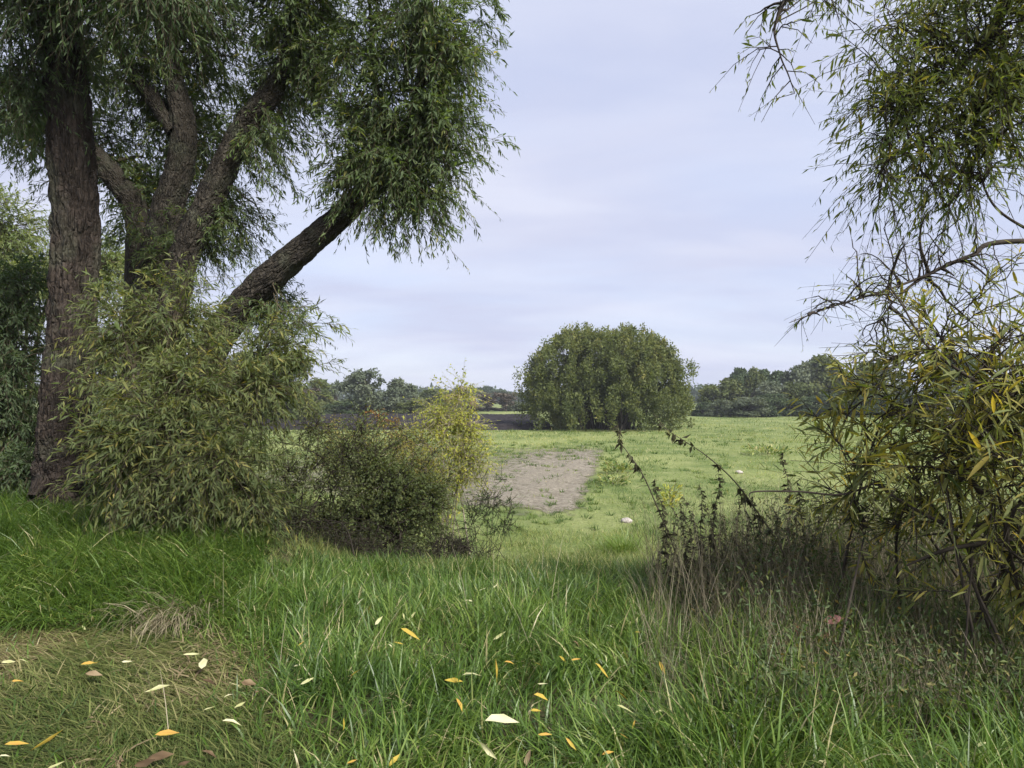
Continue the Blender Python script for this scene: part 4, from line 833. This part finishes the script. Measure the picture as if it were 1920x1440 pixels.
for P in stemsP:
    tt = rng.uniform(0, 1); mid_ = abs(P[-1, 0] - cx) / HW < .5
    for q in range(15):
        t = rng.uniform(.24 if mid_ else .10, 1.0) ** .8; p = P[int(t * 17)]
        Bs.append(p + rng.normal(0, .62, 3) * A(1, 1, .5) * (1.2 - .5 * t)); Rs.append(rng.uniform(.38, .95)); Ts.append(tt)
for q in range(300):     # low shoots round the foot, thinner in the middle of the front
    az = rng.uniform(0, 2 * np.pi)
    if abs(math.cos(az)) < .4 and rng.uniform() < .45: continue
    Bs.append(A(cx + HW * rng.uniform(.5, .98) * math.cos(az), Yc + HW * .68 * rng.uniform(.6, .98) * math.sin(az), zb + rng.uniform(.3, 6.0))); Rs.append(rng.uniform(.45, 1.0)); Ts.append(rng.uniform(0, 1))
for q in range(330):     # closed surface of the dome
    az = rng.uniform(0, 2 * np.pi); ph = math.asin(rng.uniform(.1, 1)); c_ = math.cos(ph) ** .75
    Bs.append(A(cx + HW * .90 * c_ * math.cos(az), Yc + HW * .64 * c_ * math.sin(az), zb + HT * .90 * math.sin(ph) ** .8) + rng.normal(0, .2, 3)); Rs.append(rng.uniform(.45, .85)); Ts.append(rng.uniform(0, 1))
Bs = np.array(Bs); Rs = np.array(Rs); Ts = np.array(Ts); k = 84
n = len(Bs) * k; ib = np.repeat(np.arange(len(Bs)), k)
q = norm(rng.normal(0, 1, (n, 3)) + A(0, 0, .25)) * (rng.uniform(0, 1, (n, 1)) ** .45)
B = Bs[ib] + q * Rs[ib][:, None] * A(.75, .75, 1.25); B[:, 2] = np.maximum(B[:, 2], zb + .05)
D = norm(rng.normal(0, 1, (n, 3)) + A(0, 0, .5)); up = norm(q + rng.normal(0, .6, (n, 3))); N = norm(up - D * (up * D).sum(1, keepdims=True))
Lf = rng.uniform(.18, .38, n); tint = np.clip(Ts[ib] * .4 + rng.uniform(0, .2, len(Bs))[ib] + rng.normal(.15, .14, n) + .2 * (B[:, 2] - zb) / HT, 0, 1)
V, Fc, kk = leaf_flat(B, D, N, Lf, Lf * .42)
o = mesh_obj('foliage', V, Fc, M['clump'], tW, {'tint': np.repeat(tint, kk)}); o['kind'] = 'stuff'

# ------------------------------------------------------------------ far trees
def far_proto(seed, kind, leaf=.3, nl=9000, mat='far_olive'):
    """unit-ish tree 8 m tall, 7 m wide, at the origin; returns (trunk mesh, crown mesh)"""
    r = np.random.default_rng(seed); a = Acc(); Bs = []; Rs = []
    h = 8.0
    if kind == 'round':   # broad crown down to the ground, shrub-like
        nb = 34
        for k in range(nb):
            az = r.uniform(0, 6.28); u = r.uniform(0.02, 1); rad = 3.1 * math.sqrt(max(0, 1 - (u - .25) ** 2 / .62)) * r.uniform(.55, 1)
            Bs.append((rad * math.cos(az), rad * math.sin(az), .5 + u * 6.5)); Rs.append(r.uniform(.7, 1.35))
    elif kind == 'tree':   # crown on a visible trunk
        for k in range(30):
            az = r.uniform(0, 6.28); u = r.uniform(0, 1); rad = 2.9 * math.sin(math.pi * (.18 + .74 * u)) * r.uniform(.4, 1)
            Bs.append((rad * math.cos(az), rad * math.sin(az), 2.4 + u * 4.8)); Rs.append(r.uniform(.6, 1.15))
    elif kind == 'pine':   # flat-topped pine with high crown
        for k in range(24):
            az = r.uniform(0, 6.28); u = r.uniform(0, 1); rad = 2.6 * math.sqrt(1 - .75 * u) * r.uniform(.3, 1)
            Bs.append((rad * math.cos(az), rad * math.sin(az), 4.3 + u * 3.0)); Rs.append(r.uniform(.6, 1.05))
    else:                  # bare: twiggy fan
        for k in range(46):
            az = r.uniform(0, 6.28); u = r.uniform(.1, 1); rad = 2.9 * u ** .6 * r.uniform(.2, 1)
            Bs.append((rad * math.cos(az), rad * math.sin(az), 1 + u * 6.3)); Rs.append(r.uniform(.45, .8))
    Bs = np.array(Bs); Rs = np.array(Rs)
    E = Bs; S = np.stack([r.normal(0, .12, len(E)), r.normal(0, .12, len(E)), np.clip(E[:, 2] * .45, .3, 4)], 1)
    u = np.linspace(0, 1, 6)[None, :, None]
    P = S[:, None] * (1 - u) + E[:, None] * u + A(0, 0, .5) * (4 * u * (1 - u)) * .3
    V, Q = tubes(P, np.tile(np.linspace(.09, .02, 6), (len(E), 1)), 4); a.add(V, Q)
    T = np.stack([.1 * np.sin(np.linspace(0, 3, 10)), 0 * np.linspace(0, 1, 10), np.linspace(-.3, h * .8, 10)], 1)
    V, Q = tubes(T[None], np.linspace(.24, .05, 10)[None], 7); a.add(V, Q)
    if kind == 'bare':
        E2 = np.repeat(Bs, 9, 0) + r.normal(0, .7, (len(Bs) * 9, 3)) + A(0, 0, .4); S2 = np.repeat(Bs, 9, 0); u3 = np.linspace(0, 1, 3)[None, :, None]
        V, Q = tubes(S2[:, None] * (1 - u3) + E2[:, None] * u3, np.tile([.03, .02, .01], (len(E2), 1)), 3); a.add(V, Q)
    tr = mesh_obj('trunk', np.concatenate(a.V), np.concatenate(a.F), M['twig_dark'], attrs={'tint': np.zeros(a.n)}, link=False)
    if kind == 'bare': nl = nl // 3
    ib = r.choice(len(Bs), nl, p=Rs ** 2 / (Rs ** 2).sum())
    q = norm(r.normal(0, 1, (nl, 3)) + A(0, 0, .3)) * r.uniform(0, 1, (nl, 1)) ** .38
    B = Bs[ib] + q * Rs[ib][:, None] * A(1, 1, .9 if kind != 'pine' else .6); B[:, 2] = np.maximum(B[:, 2], .05)
    D = norm(r.normal(0, 1, (nl, 3))); up = norm(q + r.normal(0, .5, (nl, 3))); N = norm(up - D * (up * D).sum(1, keepdims=True)); L = r.uniform(.7, 1.3, nl) * leaf
    tint = np.clip(r.uniform(0, 1, len(Bs))[ib] * .6 + r.uniform(0, .4, nl), 0, 1)
    V, Fc, k = leaf_flat(B, D, N, L, L * .6)
    cr = mesh_obj('crown', V, Fc, M[mat], attrs={'tint': np.repeat(tint, k)}, link=False)
    return tr, cr
PR = {}
def far_tree(name, label, cat, px, topy, wpx, Y, kind, mat, group=None, seed=0):
    key = (kind, mat, seed % 2 if Y < 130 else 0, Y < 130)
    if key not in PR: PR[key] = far_proto(300 + len(PR), kind, .46 if Y < 130 else .6, 5600 if Y < 130 else 3800, mat)
    b = gat(px, Y); hz = at(px, topy, Y)[2] - b[2]; w = 1.22 * wpx / F * Y
    t = thing(name, label, cat, b, group)
    for nm, me in zip(('trunk', 'crown'), PR[key]):
        o = bpy.data.objects.new(nm, me); COL.objects.link(o); o.parent = t
    t.scale = (w / 7.6, w / 7.6, hz / 8.1); t.rotation_euler = (0, 0, rng.uniform(0, 6.28))
    return t
G1 = 'trees along the far edge of the meadow'
R_ = [ # right tree line
 ('olive_tree', 'broad olive-green tree right beside the big willow clump', 1347, 704, 85, 116, 'round', 'far_olive'), ('thin_tree', 'thin dark half-bare tree rising left of the dark rounded pine', 1385, 686, 45, 118, 'tree', 'far_dark'),
 ('olive_tree', 'olive tree between the thin dark tree and the dark rounded pine', 1412, 689, 50, 118, 'tree', 'far_olive'), ('pine_tree', 'dark rounded pine in the far tree line on the right', 1442, 686, 70, 120, 'pine', 'far_dark'),
 ('willow_bush', 'grey-green round bush at the left end of the right tree line', 1318, 752, 50, 112, 'round', 'far_dark'), ('willow_bush', 'large silvery grey willow bush in front of the right tree line', 1400, 742, 75, 106, 'round', 'far_grey'),
 ('willow_bush', 'dark grey bush left of the large silvery willow bush', 1352, 748, 55, 108, 'round', 'far_grey'), ('willow_bush', 'grey bush right of the large silvery willow bush', 1450, 735, 70, 108, 'round', 'far_dark'),
 ('willow_tree', 'greyish tree behind the silvery willow bush', 1447, 712, 75, 112, 'round', 'far_grey'), ('autumn_tree', 'yellow-brown autumn tree in the right tree line', 1492, 708, 70, 112, 'round', 'far_olive'),
 ('willow_tree', 'tall olive tree above the yellow-brown autumn tree', 1500, 674, 80, 122, 'tree', 'far_grey'), ('willow_tree', 'tallest olive tree of the right tree line', 1545, 666, 100, 122, 'tree', 'far_olive'),
 ('willow_bush', 'dark bush below the yellow-brown autumn tree', 1500, 745, 75, 108, 'round', 'far_dark'), ('willow_bush', 'dark bush behind the outermost twigs of the yellow shrub', 1555, 735, 80, 108, 'round', 'far_dark'),
 ('willow_tree', 'grey-green tree seen through the outer twigs of the yellow shrub', 1600, 672, 110, 120, 'round', 'far_olive'), ('willow_bush', 'dark bush seen through the yellow shrub', 1620, 735, 90, 108, 'round', 'far_dark'),
 ('willow_tree', 'olive tree behind the bare twigs on the right', 1660, 685, 100, 122, 'round', 'far_grey'), ('pine_tree', 'tall dark pine seen through the yellow leaves', 1775, 650, 110, 100, 'pine', 'far_dark'), ('pine_tree', 'second dark pine right of the tall one behind the yellow leaves', 1825, 655, 90, 102, 'pine', 'far_dark'),
 ('willow_bush', 'dark bush behind the yellow shrub below the pines', 1740, 735, 120, 108, 'round', 'far_dark'), ('willow_bush', 'dark bush behind the yellow shrub near the right edge', 1870, 735, 140, 108, 'round', 'far_dark'),
 ('willow_tree', 'olive tree of the right tree line just past the right edge', 1985, 690, 110, 112, 'round', 'far_olive'), ('willow_tree', 'grey-green tree farther past the right edge', 2080, 695, 130, 112, 'round', 'far_grey'), ('willow_tree', 'dark tree at the far right end of the tree line', 2190, 690, 130, 112, 'round', 'far_dark')]
for k, (nm, lb, px, ty, w, Y, kd, mt) in enumerate(R_): far_tree(nm, lb, 'tree' if 'bush' not in nm else 'bush', px, ty, w, Y, kd, mt, G1, k)
G2 = 'trees beyond the ploughed strip'
L_ = [
 ('willow_tree', 'dense dark grey-green tree, largest beyond the ploughed strip', 685, 688, 88, 112, 'round', 'far_grey'), ('willow_tree', 'smaller rounded grey-green tree right of the largest one beyond the ploughed strip', 752, 706, 66, 113, 'round', 'far_grey'),
 ('willow_bush', 'olive bush at the foot of the two grey-green trees', 770, 745, 60, 109, 'round', 'far_olive'), ('willow_tree', 'pale olive tree left of the largest tree beyond the ploughed strip', 628, 712, 50, 135, 'round', 'far_grey'),
 ('willow_tree', 'olive tree just right of the willow bush on the bank', 598, 708, 50, 130, 'round', 'far_olive'), ('willow_tree', 'tall green tree behind the right side of the willow bush', 545, 640, 90, 80, 'round', 'far_olive'), ('bare_bush', 'purple-brown half bare bush below the tall green tree', 580, 722, 45, 105, 'bare', 'far_brown'),
 ('willow_tree', 'dark bush under the largest tree beyond the ploughed strip', 640, 750, 60, 110, 'round', 'far_dark'), ('willow_tree', 'olive tree right of the two grey-green trees', 812, 728, 60, 150, 'round', 'far_olive'),
 ('yellow_tree', 'yellow-green tree beyond the sapling', 850, 738, 45, 140, 'round', 'far_yellow'), ('orange_tree', 'small orange autumn tree right of the yellow-green one', 887, 743, 18, 138, 'tree', 'far_orange'),
 ('willow_tree', 'hazy olive tree between the two grey-green trees and the sapling', 790, 735, 55, 170, 'round', 'far_grey'), ('willow_bush', 'low olive hedge bush behind the sapling top', 830, 755, 70, 135, 'round', 'far_olive'), ('willow_bush', 'low brown hedge bush left of the bare brown trees', 885, 758, 60, 140, 'bare', 'far_brown'), ('willow_tree', 'green tree behind the left part of the willow bush', 480, 650, 130, 85, 'round', 'far_olive'), ('willow_tree', 'green tree glimpsed between the limbs on the left', 380, 660, 150, 88, 'round', 'far_dark'),
 ('hedge_bush', 'low brown hedge bush beneath the first bare tree', 905, 763, 60, 152, 'round', 'far_brown'), ('hedge_bush', 'low brown hedge bush beside the big willow clump', 950, 764, 60, 154, 'round', 'far_brown'), ('hedge_bush', 'low dull bush behind the yellow sapling', 862, 762, 60, 151, 'round', 'far_olive'), ('hedge_bush', 'low bush hidden behind the left side of the big willow clump', 995, 760, 60, 153, 'round', 'far_grey'),
 ('bare_tree', 'bare brown tree left of the big willow clump', 915, 737, 50, 145, 'bare', 'far_brown'), ('bare_tree', 'second bare brown tree close to the big willow clump', 948, 735, 50, 146, 'bare', 'far_brown'), ('willow_bush', 'pale bush under the bare brown trees', 968, 752, 40, 150, 'round', 'far_grey')]
for k, (nm, lb, px, ty, w, Y, kd, mt) in enumerate(L_): far_tree(nm, lb, 'tree' if 'bush' not in nm else 'bush', px, ty, w, Y, kd, mt, G2, k)
G3 = 'distant trees on the horizon'
D_ = [(778, 738, 40, 'round'), (838, 728, 40, 'round'), (868, 722, 42, 'round'), (896, 726, 30, 'pine'), (913, 723, 34, 'pine'), (935, 728, 36, 'round'), (958, 733, 30, 'round'), (985, 735, 40, 'round'), (1310, 742, 50, 'round')]
DL = ['distant bluish tree behind the olive tree', 'distant bluish tree left of the highest one on the horizon', 'highest distant bluish tree on the horizon', 'distant pine left of the rounded distant pine', 'rounded distant pine on the horizon', 'distant tree right of the rounded distant pine', 'distant tree above the bare brown trees', 'distant tree peeping out left of the big willow clump', 'distant tree in the gap right of the big willow clump']
for k, ((px, ty, w, kd), lb) in enumerate(zip(D_, DL)): far_tree('distant_tree', lb, 'tree', px, ty, w, 290 + 6 * k, kd, 'far_dark', G3, k)
# the wood that closes the horizon elsewhere
a = Acc()
for k in range(330):
    px = rng.uniform(-900, 2800); Y = rng.uniform(330, 420); x = (px - 960) / F * Y; z0 = h1(x, Y); hh = rng.uniform(6, 11) ; w = rng.uniform(5, 9); n = 170
    q = norm(rng.normal(0, 1, (n, 3)) + A(0, 0, .3)) * rng.uniform(0, 1, (n, 1)) ** .35
    B = A(x, Y, z0 + hh * .45) + q * A(w, w, hh * .55); D = norm(rng.normal(0, 1, (n, 3))); up = norm(q + rng.normal(0, .5, (n, 3))); N = norm(up - D * (up * D).sum(1, keepdims=True)); L = rng.uniform(1.3, 2.5, n)
    V, Fc, kk = leaf_flat(B, D, N, L, L * .7); a.add(V, Fc, np.full(len(V), rng.uniform(.1, .8)))
tag(a.build('distant_wood', M['far_dark']), 'low distant wood closing the horizon', 'wood', kind='stuff')

# ------------------------------------------------------------------ small things
def tussock(name, label, cat, px, py, n, h, rad, mat, lean=1.2, azc=None, tint=(.3, .8), w=(.004, .008)):
    b = hit(px, py); t = thing(name, label, cat, b)
    X = b[0] + rng.normal(0, rad, n); Y = b[1] + rng.normal(0, rad, n)
    az = np.arctan2(Y - b[1], X - b[0]) + rng.normal(0, .5, n) if azc is None else rng.normal(azc, .5, n)
    a = Acc(); a.add(*blades(X, Y, rng.uniform(.5, 1.1, n) * h, np.abs(rng.normal(lean, .4, n)), az, rng.uniform(*w, n), rng.uniform(*tint, n), seg=4))
    return tag(a.build('blades', mat, t), kind='stuff')
tussock('dry_tussock', 'tussock of drooping dry straw-coloured grass at the edge of the trodden corner', 'grass tuft', 335, 1165, 420, .50, .13, M['straw'], 2.0, -1.4)
tussock('grass_tuft', 'fresh green grass tuft on the slope below the white stone', 'grass tuft', 1165, 1030, 500, .42, .22, M['grass'], 1.2, None, (.45, .85), (.008, .014))
def stone(label, px, py, s, seed):
    b = hit(px, py); r = np.random.default_rng(seed)
    th, ph = np.meshgrid(np.linspace(0, np.pi, 14), np.arange(22) / 22 * 2 * np.pi, indexing='ij')
    d = np.stack([np.sin(th) * np.cos(ph), np.sin(th) * np.sin(ph), np.cos(th)], -1)
    R = s * (.8 + .45 * fbm(d[..., 0] * 1.6 + seed, d[..., 1] * 1.6, d[..., 2] * 1.6, seed))[..., None]
    V = (d * R * A(1.15, .8, .62)).reshape(-1, 3); V = V + b + A(0, 0, s * .38)
    i = np.arange(13)[:, None] * 22; j = np.arange(22)[None]; k = (j + 1) % 22
    Q = np.stack([i + j, i + 22 + j, i + 22 + k, i + k], -1).reshape(-1, 4)
    tag(mesh_obj('stone', V, Q, M['stone'], smooth=True), label, 'stone')
stone('whitish rounded stone lying on the short grass in the middle of the slope', 1175, 980, .12, 5)
stone('pale stone half hidden in the meadow behind the bent weed stem', 1386, 888, .13, 6)

def weed(label, px, py, h, spread, mat, n, L, name='weed_clump'):
    b = hit(px, py); t = thing(name, label, 'weed', b)
    az = rng.uniform(0, 6.28, n); r = spread * np.sqrt(rng.uniform(0, 1, n))
    B = b + np.stack([r * np.cos(az), r * np.sin(az), rng.uniform(0, .75, n) * h], 1); D = norm(np.stack([np.cos(az), np.sin(az), rng.uniform(.1, 1.4, n)], 1) + rng.normal(0, .3, (n, 3)))
    up = norm(A(0, 0, 1) + rng.normal(0, .4, (n, 3))); N = norm(up - D * (up * D).sum(1, keepdims=True)); Lf = L * rng.uniform(.6, 1.2, n)
    V, Fc, k = leaf_hi(B, D, N, Lf, Lf * .38); o = mesh_obj('foliage', V, Fc, mat, t, {'tint': np.repeat(rng.uniform(0, 1, n), k)}); o['kind'] = 'stuff'
    m_ = 8; P = np.stack([np.repeat(b[None], m_, 0), b + np.stack([rng.normal(0, spread * .5, m_), rng.normal(0, spread * .5, m_), rng.uniform(.6, 1, m_) * h], 1)], 1)
    V, Q = tubes(P, np.full((m_, 2), .006), 4); mesh_obj('stalk', V, Q, M['twig'], t, {'tint': np.zeros(len(V))})
weed('bright yellow weed clump in the meadow behind the withered nettles', 1256, 950, .75, .30, M['lime'], 150, .16)
weed('light green leafy weeds at the edge of the bare soil strip', 1158, 886, .45, .55, M['field_grass'], 160, .22)
weed('yellow-green leafy weeds right of the bare soil strip, nearer ones', 1150, 908, .35, .5, M['field_grass'], 130, .2)
weed('row of light green weeds far out in the right meadow', 1440, 852, .5, 1.2, M['field_grass'], 200, .28)
weed('yellow-leaved weeds at the right foot of the dark round bush', 840, 985, .55, .30, M['lime'], 130, .09)

# reddish plant deep in the grass on the right
b = hit(1520, 1235); t = thing('red_leaved_plant', 'plant with broad red and pink leaves deep in the grass on the right', 'plant', b)
for k, (px, py, L, d, tn) in enumerate([(1500, 1195, .10, (-.3, -.2, .8), .5), (1545, 1165, .12, (.7, -.5, .35), .95), (1535, 1180, .09, (.5, -.6, -.5), .35), (1560, 1200, .08, (.7, -.4, -.4), .6), (1508, 1228, .09, (.4, -.5, -.6), .45), (1482, 1245, .09, (-.3, -.4, -.7), .2), (1475, 1205, .08, (-.6, -.4, .1), .6)]):
    p = at(px, py, b[1] - .08); D = norm(A(*d)); up = A(0, -.8, .6); N = norm(up - D * (up @ D)); V, Fc, kk = leaf_hi(p[None], D[None], N[None], A(L), A(L * .55))
    mesh_obj('leaf', V, Fc, M['red_leaf'], t, {'tint': np.full(len(V), tn)})
    P = spline(np.array([b, (b + p) / 2 + A(0, 0, .03), p]), 8); V, Q = tubes(P[None], np.full((1, 8), .003), 4); mesh_obj('stalk', V, Q, M['red_leaf'], t, {'tint': np.zeros(len(V))})
# small bright seedling
b = hit(1515, 1330); t = thing('seedling', 'small bright green seedling in the dark grass at the lower right', 'plant', b)
top = at(1515, 1300, b[1]); V, Q = tubes(np.array([[b, top]]), np.full((1, 2), .003), 5); mesh_obj('stalk', V, Q, M['grass'], t, {'tint': np.full(len(V), .8)})
for k in range(7):
    az = k * 2.4; D = norm(A(math.cos(az), math.sin(az), .55)); N = norm(A(0, 0, 1) - D * D[2]); V, Fc, kk = leaf_hi(top[None], D[None], N[None], A(.055), A(.024)); mesh_obj('leaf', V, Fc, M['grass'], t, {'tint': np.full(len(V), .84)})

# fallen leaves: pixel, length px, angle in the picture (deg), colour, how it lies
FL = [(381, 1245, 30, 100, 'pale', 'broadest pale leaf lying flat on the trodden grass'), (358, 1225, 32, 20, 'pale', 'narrow pale leaf just left above the broadest pale leaf'), (212, 1256, 28, 75, 'pale', 'pale leaf standing on edge in the left trodden grass'), (238, 1240, 22, 10, 'pale', 0), (295, 1290, 46, 40, 'pale', 'long pale leaf beside a brown one on the trodden grass'),
 (278, 1328, 24, 100, 'pale', 0), (395, 1328, 28, 25, 'pale', 0), (434, 1350, 36, 5, 'pale', 'long pale leaf at the right border of the trodden grass'), (450, 1322, 26, 50, 'pale', 0), (428, 1302, 22, 60, 'pale', 0), (312, 1372, 40, 30, 'yellow', 'yellow leaf with brown tip on the trodden grass'), (90, 1390, 60, 55, 'yellow', 'large yellow-orange leaf in the lower left corner'),
 (30, 1392, 40, 20, 'yellow', 0), (165, 1242, 28, 35, 'yellow', 0), (182, 1240, 18, 100, 'yellow', 0), (32, 1275, 20, 20, 'yellow', 0), (105, 1152, 18, 60, 'yellow', 'yellow leaf caught below the grass mound'), (120, 1158, 16, 150, 'yellow', 0), (158, 1177, 18, 130, 'pale', 0), (20, 1178, 20, 30, 'pale', 0), (40, 1235, 30, 25, 'pale', 0), (14, 1240, 24, 20, 'pale', 0),
 (392, 1275, 30, 10, 'brown', 'dark brown leaf right below the broadest pale leaf'), (300, 1418, 50, 25, 'brown', 'crumpled brown leaf at the lower edge of the trodden grass'), (392, 1408, 34, 5, 'brown', 'pinkish brown leaf near the lower edge of the trodden grass'), (270, 1430, 36, 30, 'brown', 0), (175, 1262, 30, 20, 'brown', 0), (465, 1278, 30, 10, 'brown', 0), (485, 1295, 18, 60, 'brown', 0), (345, 1432, 28, 20, 'brown', 0), (105, 1434, 34, 50, 'pale', 'pale leaf cut by the lower edge at the left'), (8, 1415, 20, 30, 'pale', 0),
 (575, 1277, 30, 35, 'pale', 0), (560, 1274, 20, 10, 'pale', 0), (560, 1246, 22, 25, 'pale', 0), (565, 1207, 20, 35, 'yellow', 0), (675, 1127, 20, 60, 'pale', 0), (690, 1142, 26, 100, 'yellow', 'yellow leaf hanging in the grass below the bramble'), (710, 1163, 24, 60, 'pale', 0), (757, 1155, 16, 100, 'pale', 0), (773, 1155, 24, 55, 'pale', 0), (770, 1187, 44, -35, 'yellow', 'yellow leaf lying aslant in the middle of the grass'), (748, 1206, 22, -20, 'yellow', 0), (733, 1211, 14, -40, 'pale', 0), (937, 1192, 32, 40, 'pale', 'cream leaf on the lush grass below the slope'),
 (665, 1260, 28, 60, 'yellow', 0), (933, 1258, 44, 85, 'yellow', 'upright yellow leaf in the centre of the grass'), (884, 1260, 38, 20, 'pale', 'pale leaf left of the upright yellow leaf'), (850, 1274, 36, 5, 'yellow', 0), (863, 1320, 30, -60, 'yellow', 'curled yellow-brown leaf in the centre foreground'), (940, 1343, 66, 12, 'pale', 'largest pale leaf across the blades in the centre foreground'), (1005, 1332, 24, -5, 'yellow', 0), (1015, 1304, 34, -15, 'yellow', 'yellow leaf right of the largest pale leaf'), (1018, 1283, 24, -5, 'pale', 0), (1055, 1234, 20, -40, 'yellow', 0), (1080, 1236, 22, 10, 'yellow', 0), (1008, 1243, 18, 0, 'yellow', 0), (955, 1240, 22, 5, 'yellow', 0),
 (1130, 1255, 38, -50, 'yellow', 'long yellow leaf stuck aslant right of centre'), (1137, 1235, 14, 90, 'pale', 0), (1143, 1172, 20, 10, 'pale', 0), (1242, 1252, 30, -75, 'yellow', 'yellow leaf hanging upright before the weed stems'), (1195, 1162, 14, 90, 'pale', 0), (1165, 1298, 30, -10, 'yellow', 0), (1200, 1296, 22, 80, 'yellow', 0), (1175, 1328, 40, -25, 'pale', 'pale leaf right of the centre foreground'), (1236, 1332, 24, 35, 'pale', 0), (1188, 1358, 22, 75, 'yellow', 0), (1170, 1380, 22, -40, 'yellow', 0), (1022, 1376, 32, 5, 'yellow', 0), (1070, 1395, 34, -60, 'yellow', 0), (1140, 1410, 28, 25, 'yellow', 0), (915, 1408, 48, -55, 'pale', 'curled cream leaf near the lower edge of the centre'), (990, 1420, 34, 80, 'brown', 'brown leaf at the lower edge of the centre'), (738, 1425, 32, 60, 'yellow', 'yellow leaf at the lower edge left of centre'), (646, 1358, 26, 85, 'yellow', 0), (660, 1428, 24, 20, 'yellow', 0), (1082, 1205, 18, -30, 'brown', 0), (1196, 1185, 12, 0, 'yellow', 0), (1545, 1428, 30, 0, 'pale', 'pale leaf at the lower edge on the right'), (1840, 1395, 34, 30, 'pale', 'pale leaf in the lower right corner'), (905, 1105, 18, 20, 'pale', 0), (880, 1125, 20, 10, 'pale', 0), (930, 1098, 16, 40, 'pale', 0), (45, 1040, 14, 30, 'yellow', 0), (63, 1060, 12, 10, 'yellow', 0), (30, 1098, 12, 60, 'yellow', 0)]
named = [(f[0], f[1], f[5]) for f in FL if f[5]]; used = set()
def leaf_label(px, py, colr):
    """small leaves are told apart by the nearest notable leaf"""
    for dx, dy, lb in sorted(((px - a, py - b, c) for a, b, c in named), key=lambda t: t[0] ** 2 + t[1] ** 2):
        side = ('right' if dx > 0 else 'left') if abs(dx) > abs(dy) else ('below' if dy > 0 else 'above')
        pos = {'right': 'right of', 'left': 'left of'}.get(side, side)
        for w in ('small', 'tiny'):
            t = '%s %s leaf %s the %s' % (w, {'pale': 'cream', 'yellow': 'yellow', 'brown': 'brown'}[colr], pos, lb)
            if t not in used and len(t.split()) <= 16: used.add(t); return t
for k, (px, py, ln, ang, colr, lb) in enumerate(FL):
    fl = flatness(*hit(px, py, .1)[:2]); off = rng.uniform(.07, .10) if fl > .5 else rng.uniform(.14, .21)
    p = hit(px, py, off); dist = p[1]; Lm = ln / F * dist * (.85 if ln < 36 else .95)
    a = math.radians(ang); foreshort = .75 if fl > .5 else .35
    D = norm(A(math.cos(a), math.sin(a) * foreshort * .9, math.sin(a) * (1 - foreshort) * 1.0 + .02)); up = norm(A(rng.normal(0, .25), -.45 + rng.normal(0, .2), 1)); N = norm(up - D * (up @ D)); roll = rng.normal(0, .55); N = norm(N * math.cos(roll) + np.cross(D, N) * math.sin(roll))
    asp = .62 if k == 0 else rng.uniform(.16, .27)
    if colr == 'brown': asp = rng.uniform(.35, .5)
    V, Fc, kk = leaf_hi(p[None] - D[None] * Lm * .5, D[None], N[None], A(Lm), A(Lm * asp * 1.15), rng.uniform(-.2, .55)); V = V + N * (rng.normal(0, .10, len(V)) * Lm * asp)[:, None] + np.cross(D, N) * (rng.normal(0, .08, len(V)) * Lm * asp)[:, None]
    o = mesh_obj('fallen_leaf', V, Fc, M['fallen_' + colr], attrs={'tint': np.clip(rng.uniform(0, 1) + rng.normal(0, .22, len(V)), 0, 1)}, smooth=True)
    tag(o, lb or leaf_label(px, py, colr), 'leaf', 'fallen leaves on the grass')

# ------------------------------------------------------------------ haze
m = bpy.data.materials.new('haze_air'); m.use_nodes = True; nt = m.node_tree; nt.nodes.clear()
out = nt.nodes.new('ShaderNodeOutputMaterial'); pv = nt.nodes.new('ShaderNodeVolumePrincipled')
pv.inputs['Color'].default_value = (0.86, 0.91, 1.0, 1); pv.inputs['Density'].default_value = 0.00045; pv.inputs['Anisotropy'].default_value = 0.2
nt.links.new(pv.outputs[0], out.inputs['Volume'])
x, y0, y1, z0, z1 = 1700, -420, 1300, -4.0, 16.0
V = [(a, b, c) for a in (-x, x) for b in (y0, y1) for c in (z0, z1)]
tag(mesh_obj('haze', V, [(0, 1, 3, 2), (4, 6, 7, 5), (0, 4, 5, 1), (2, 3, 7, 6), (0, 2, 6, 4), (1, 5, 7, 3)], m), 'thin pale air over the fields', 'haze', kind='stuff')
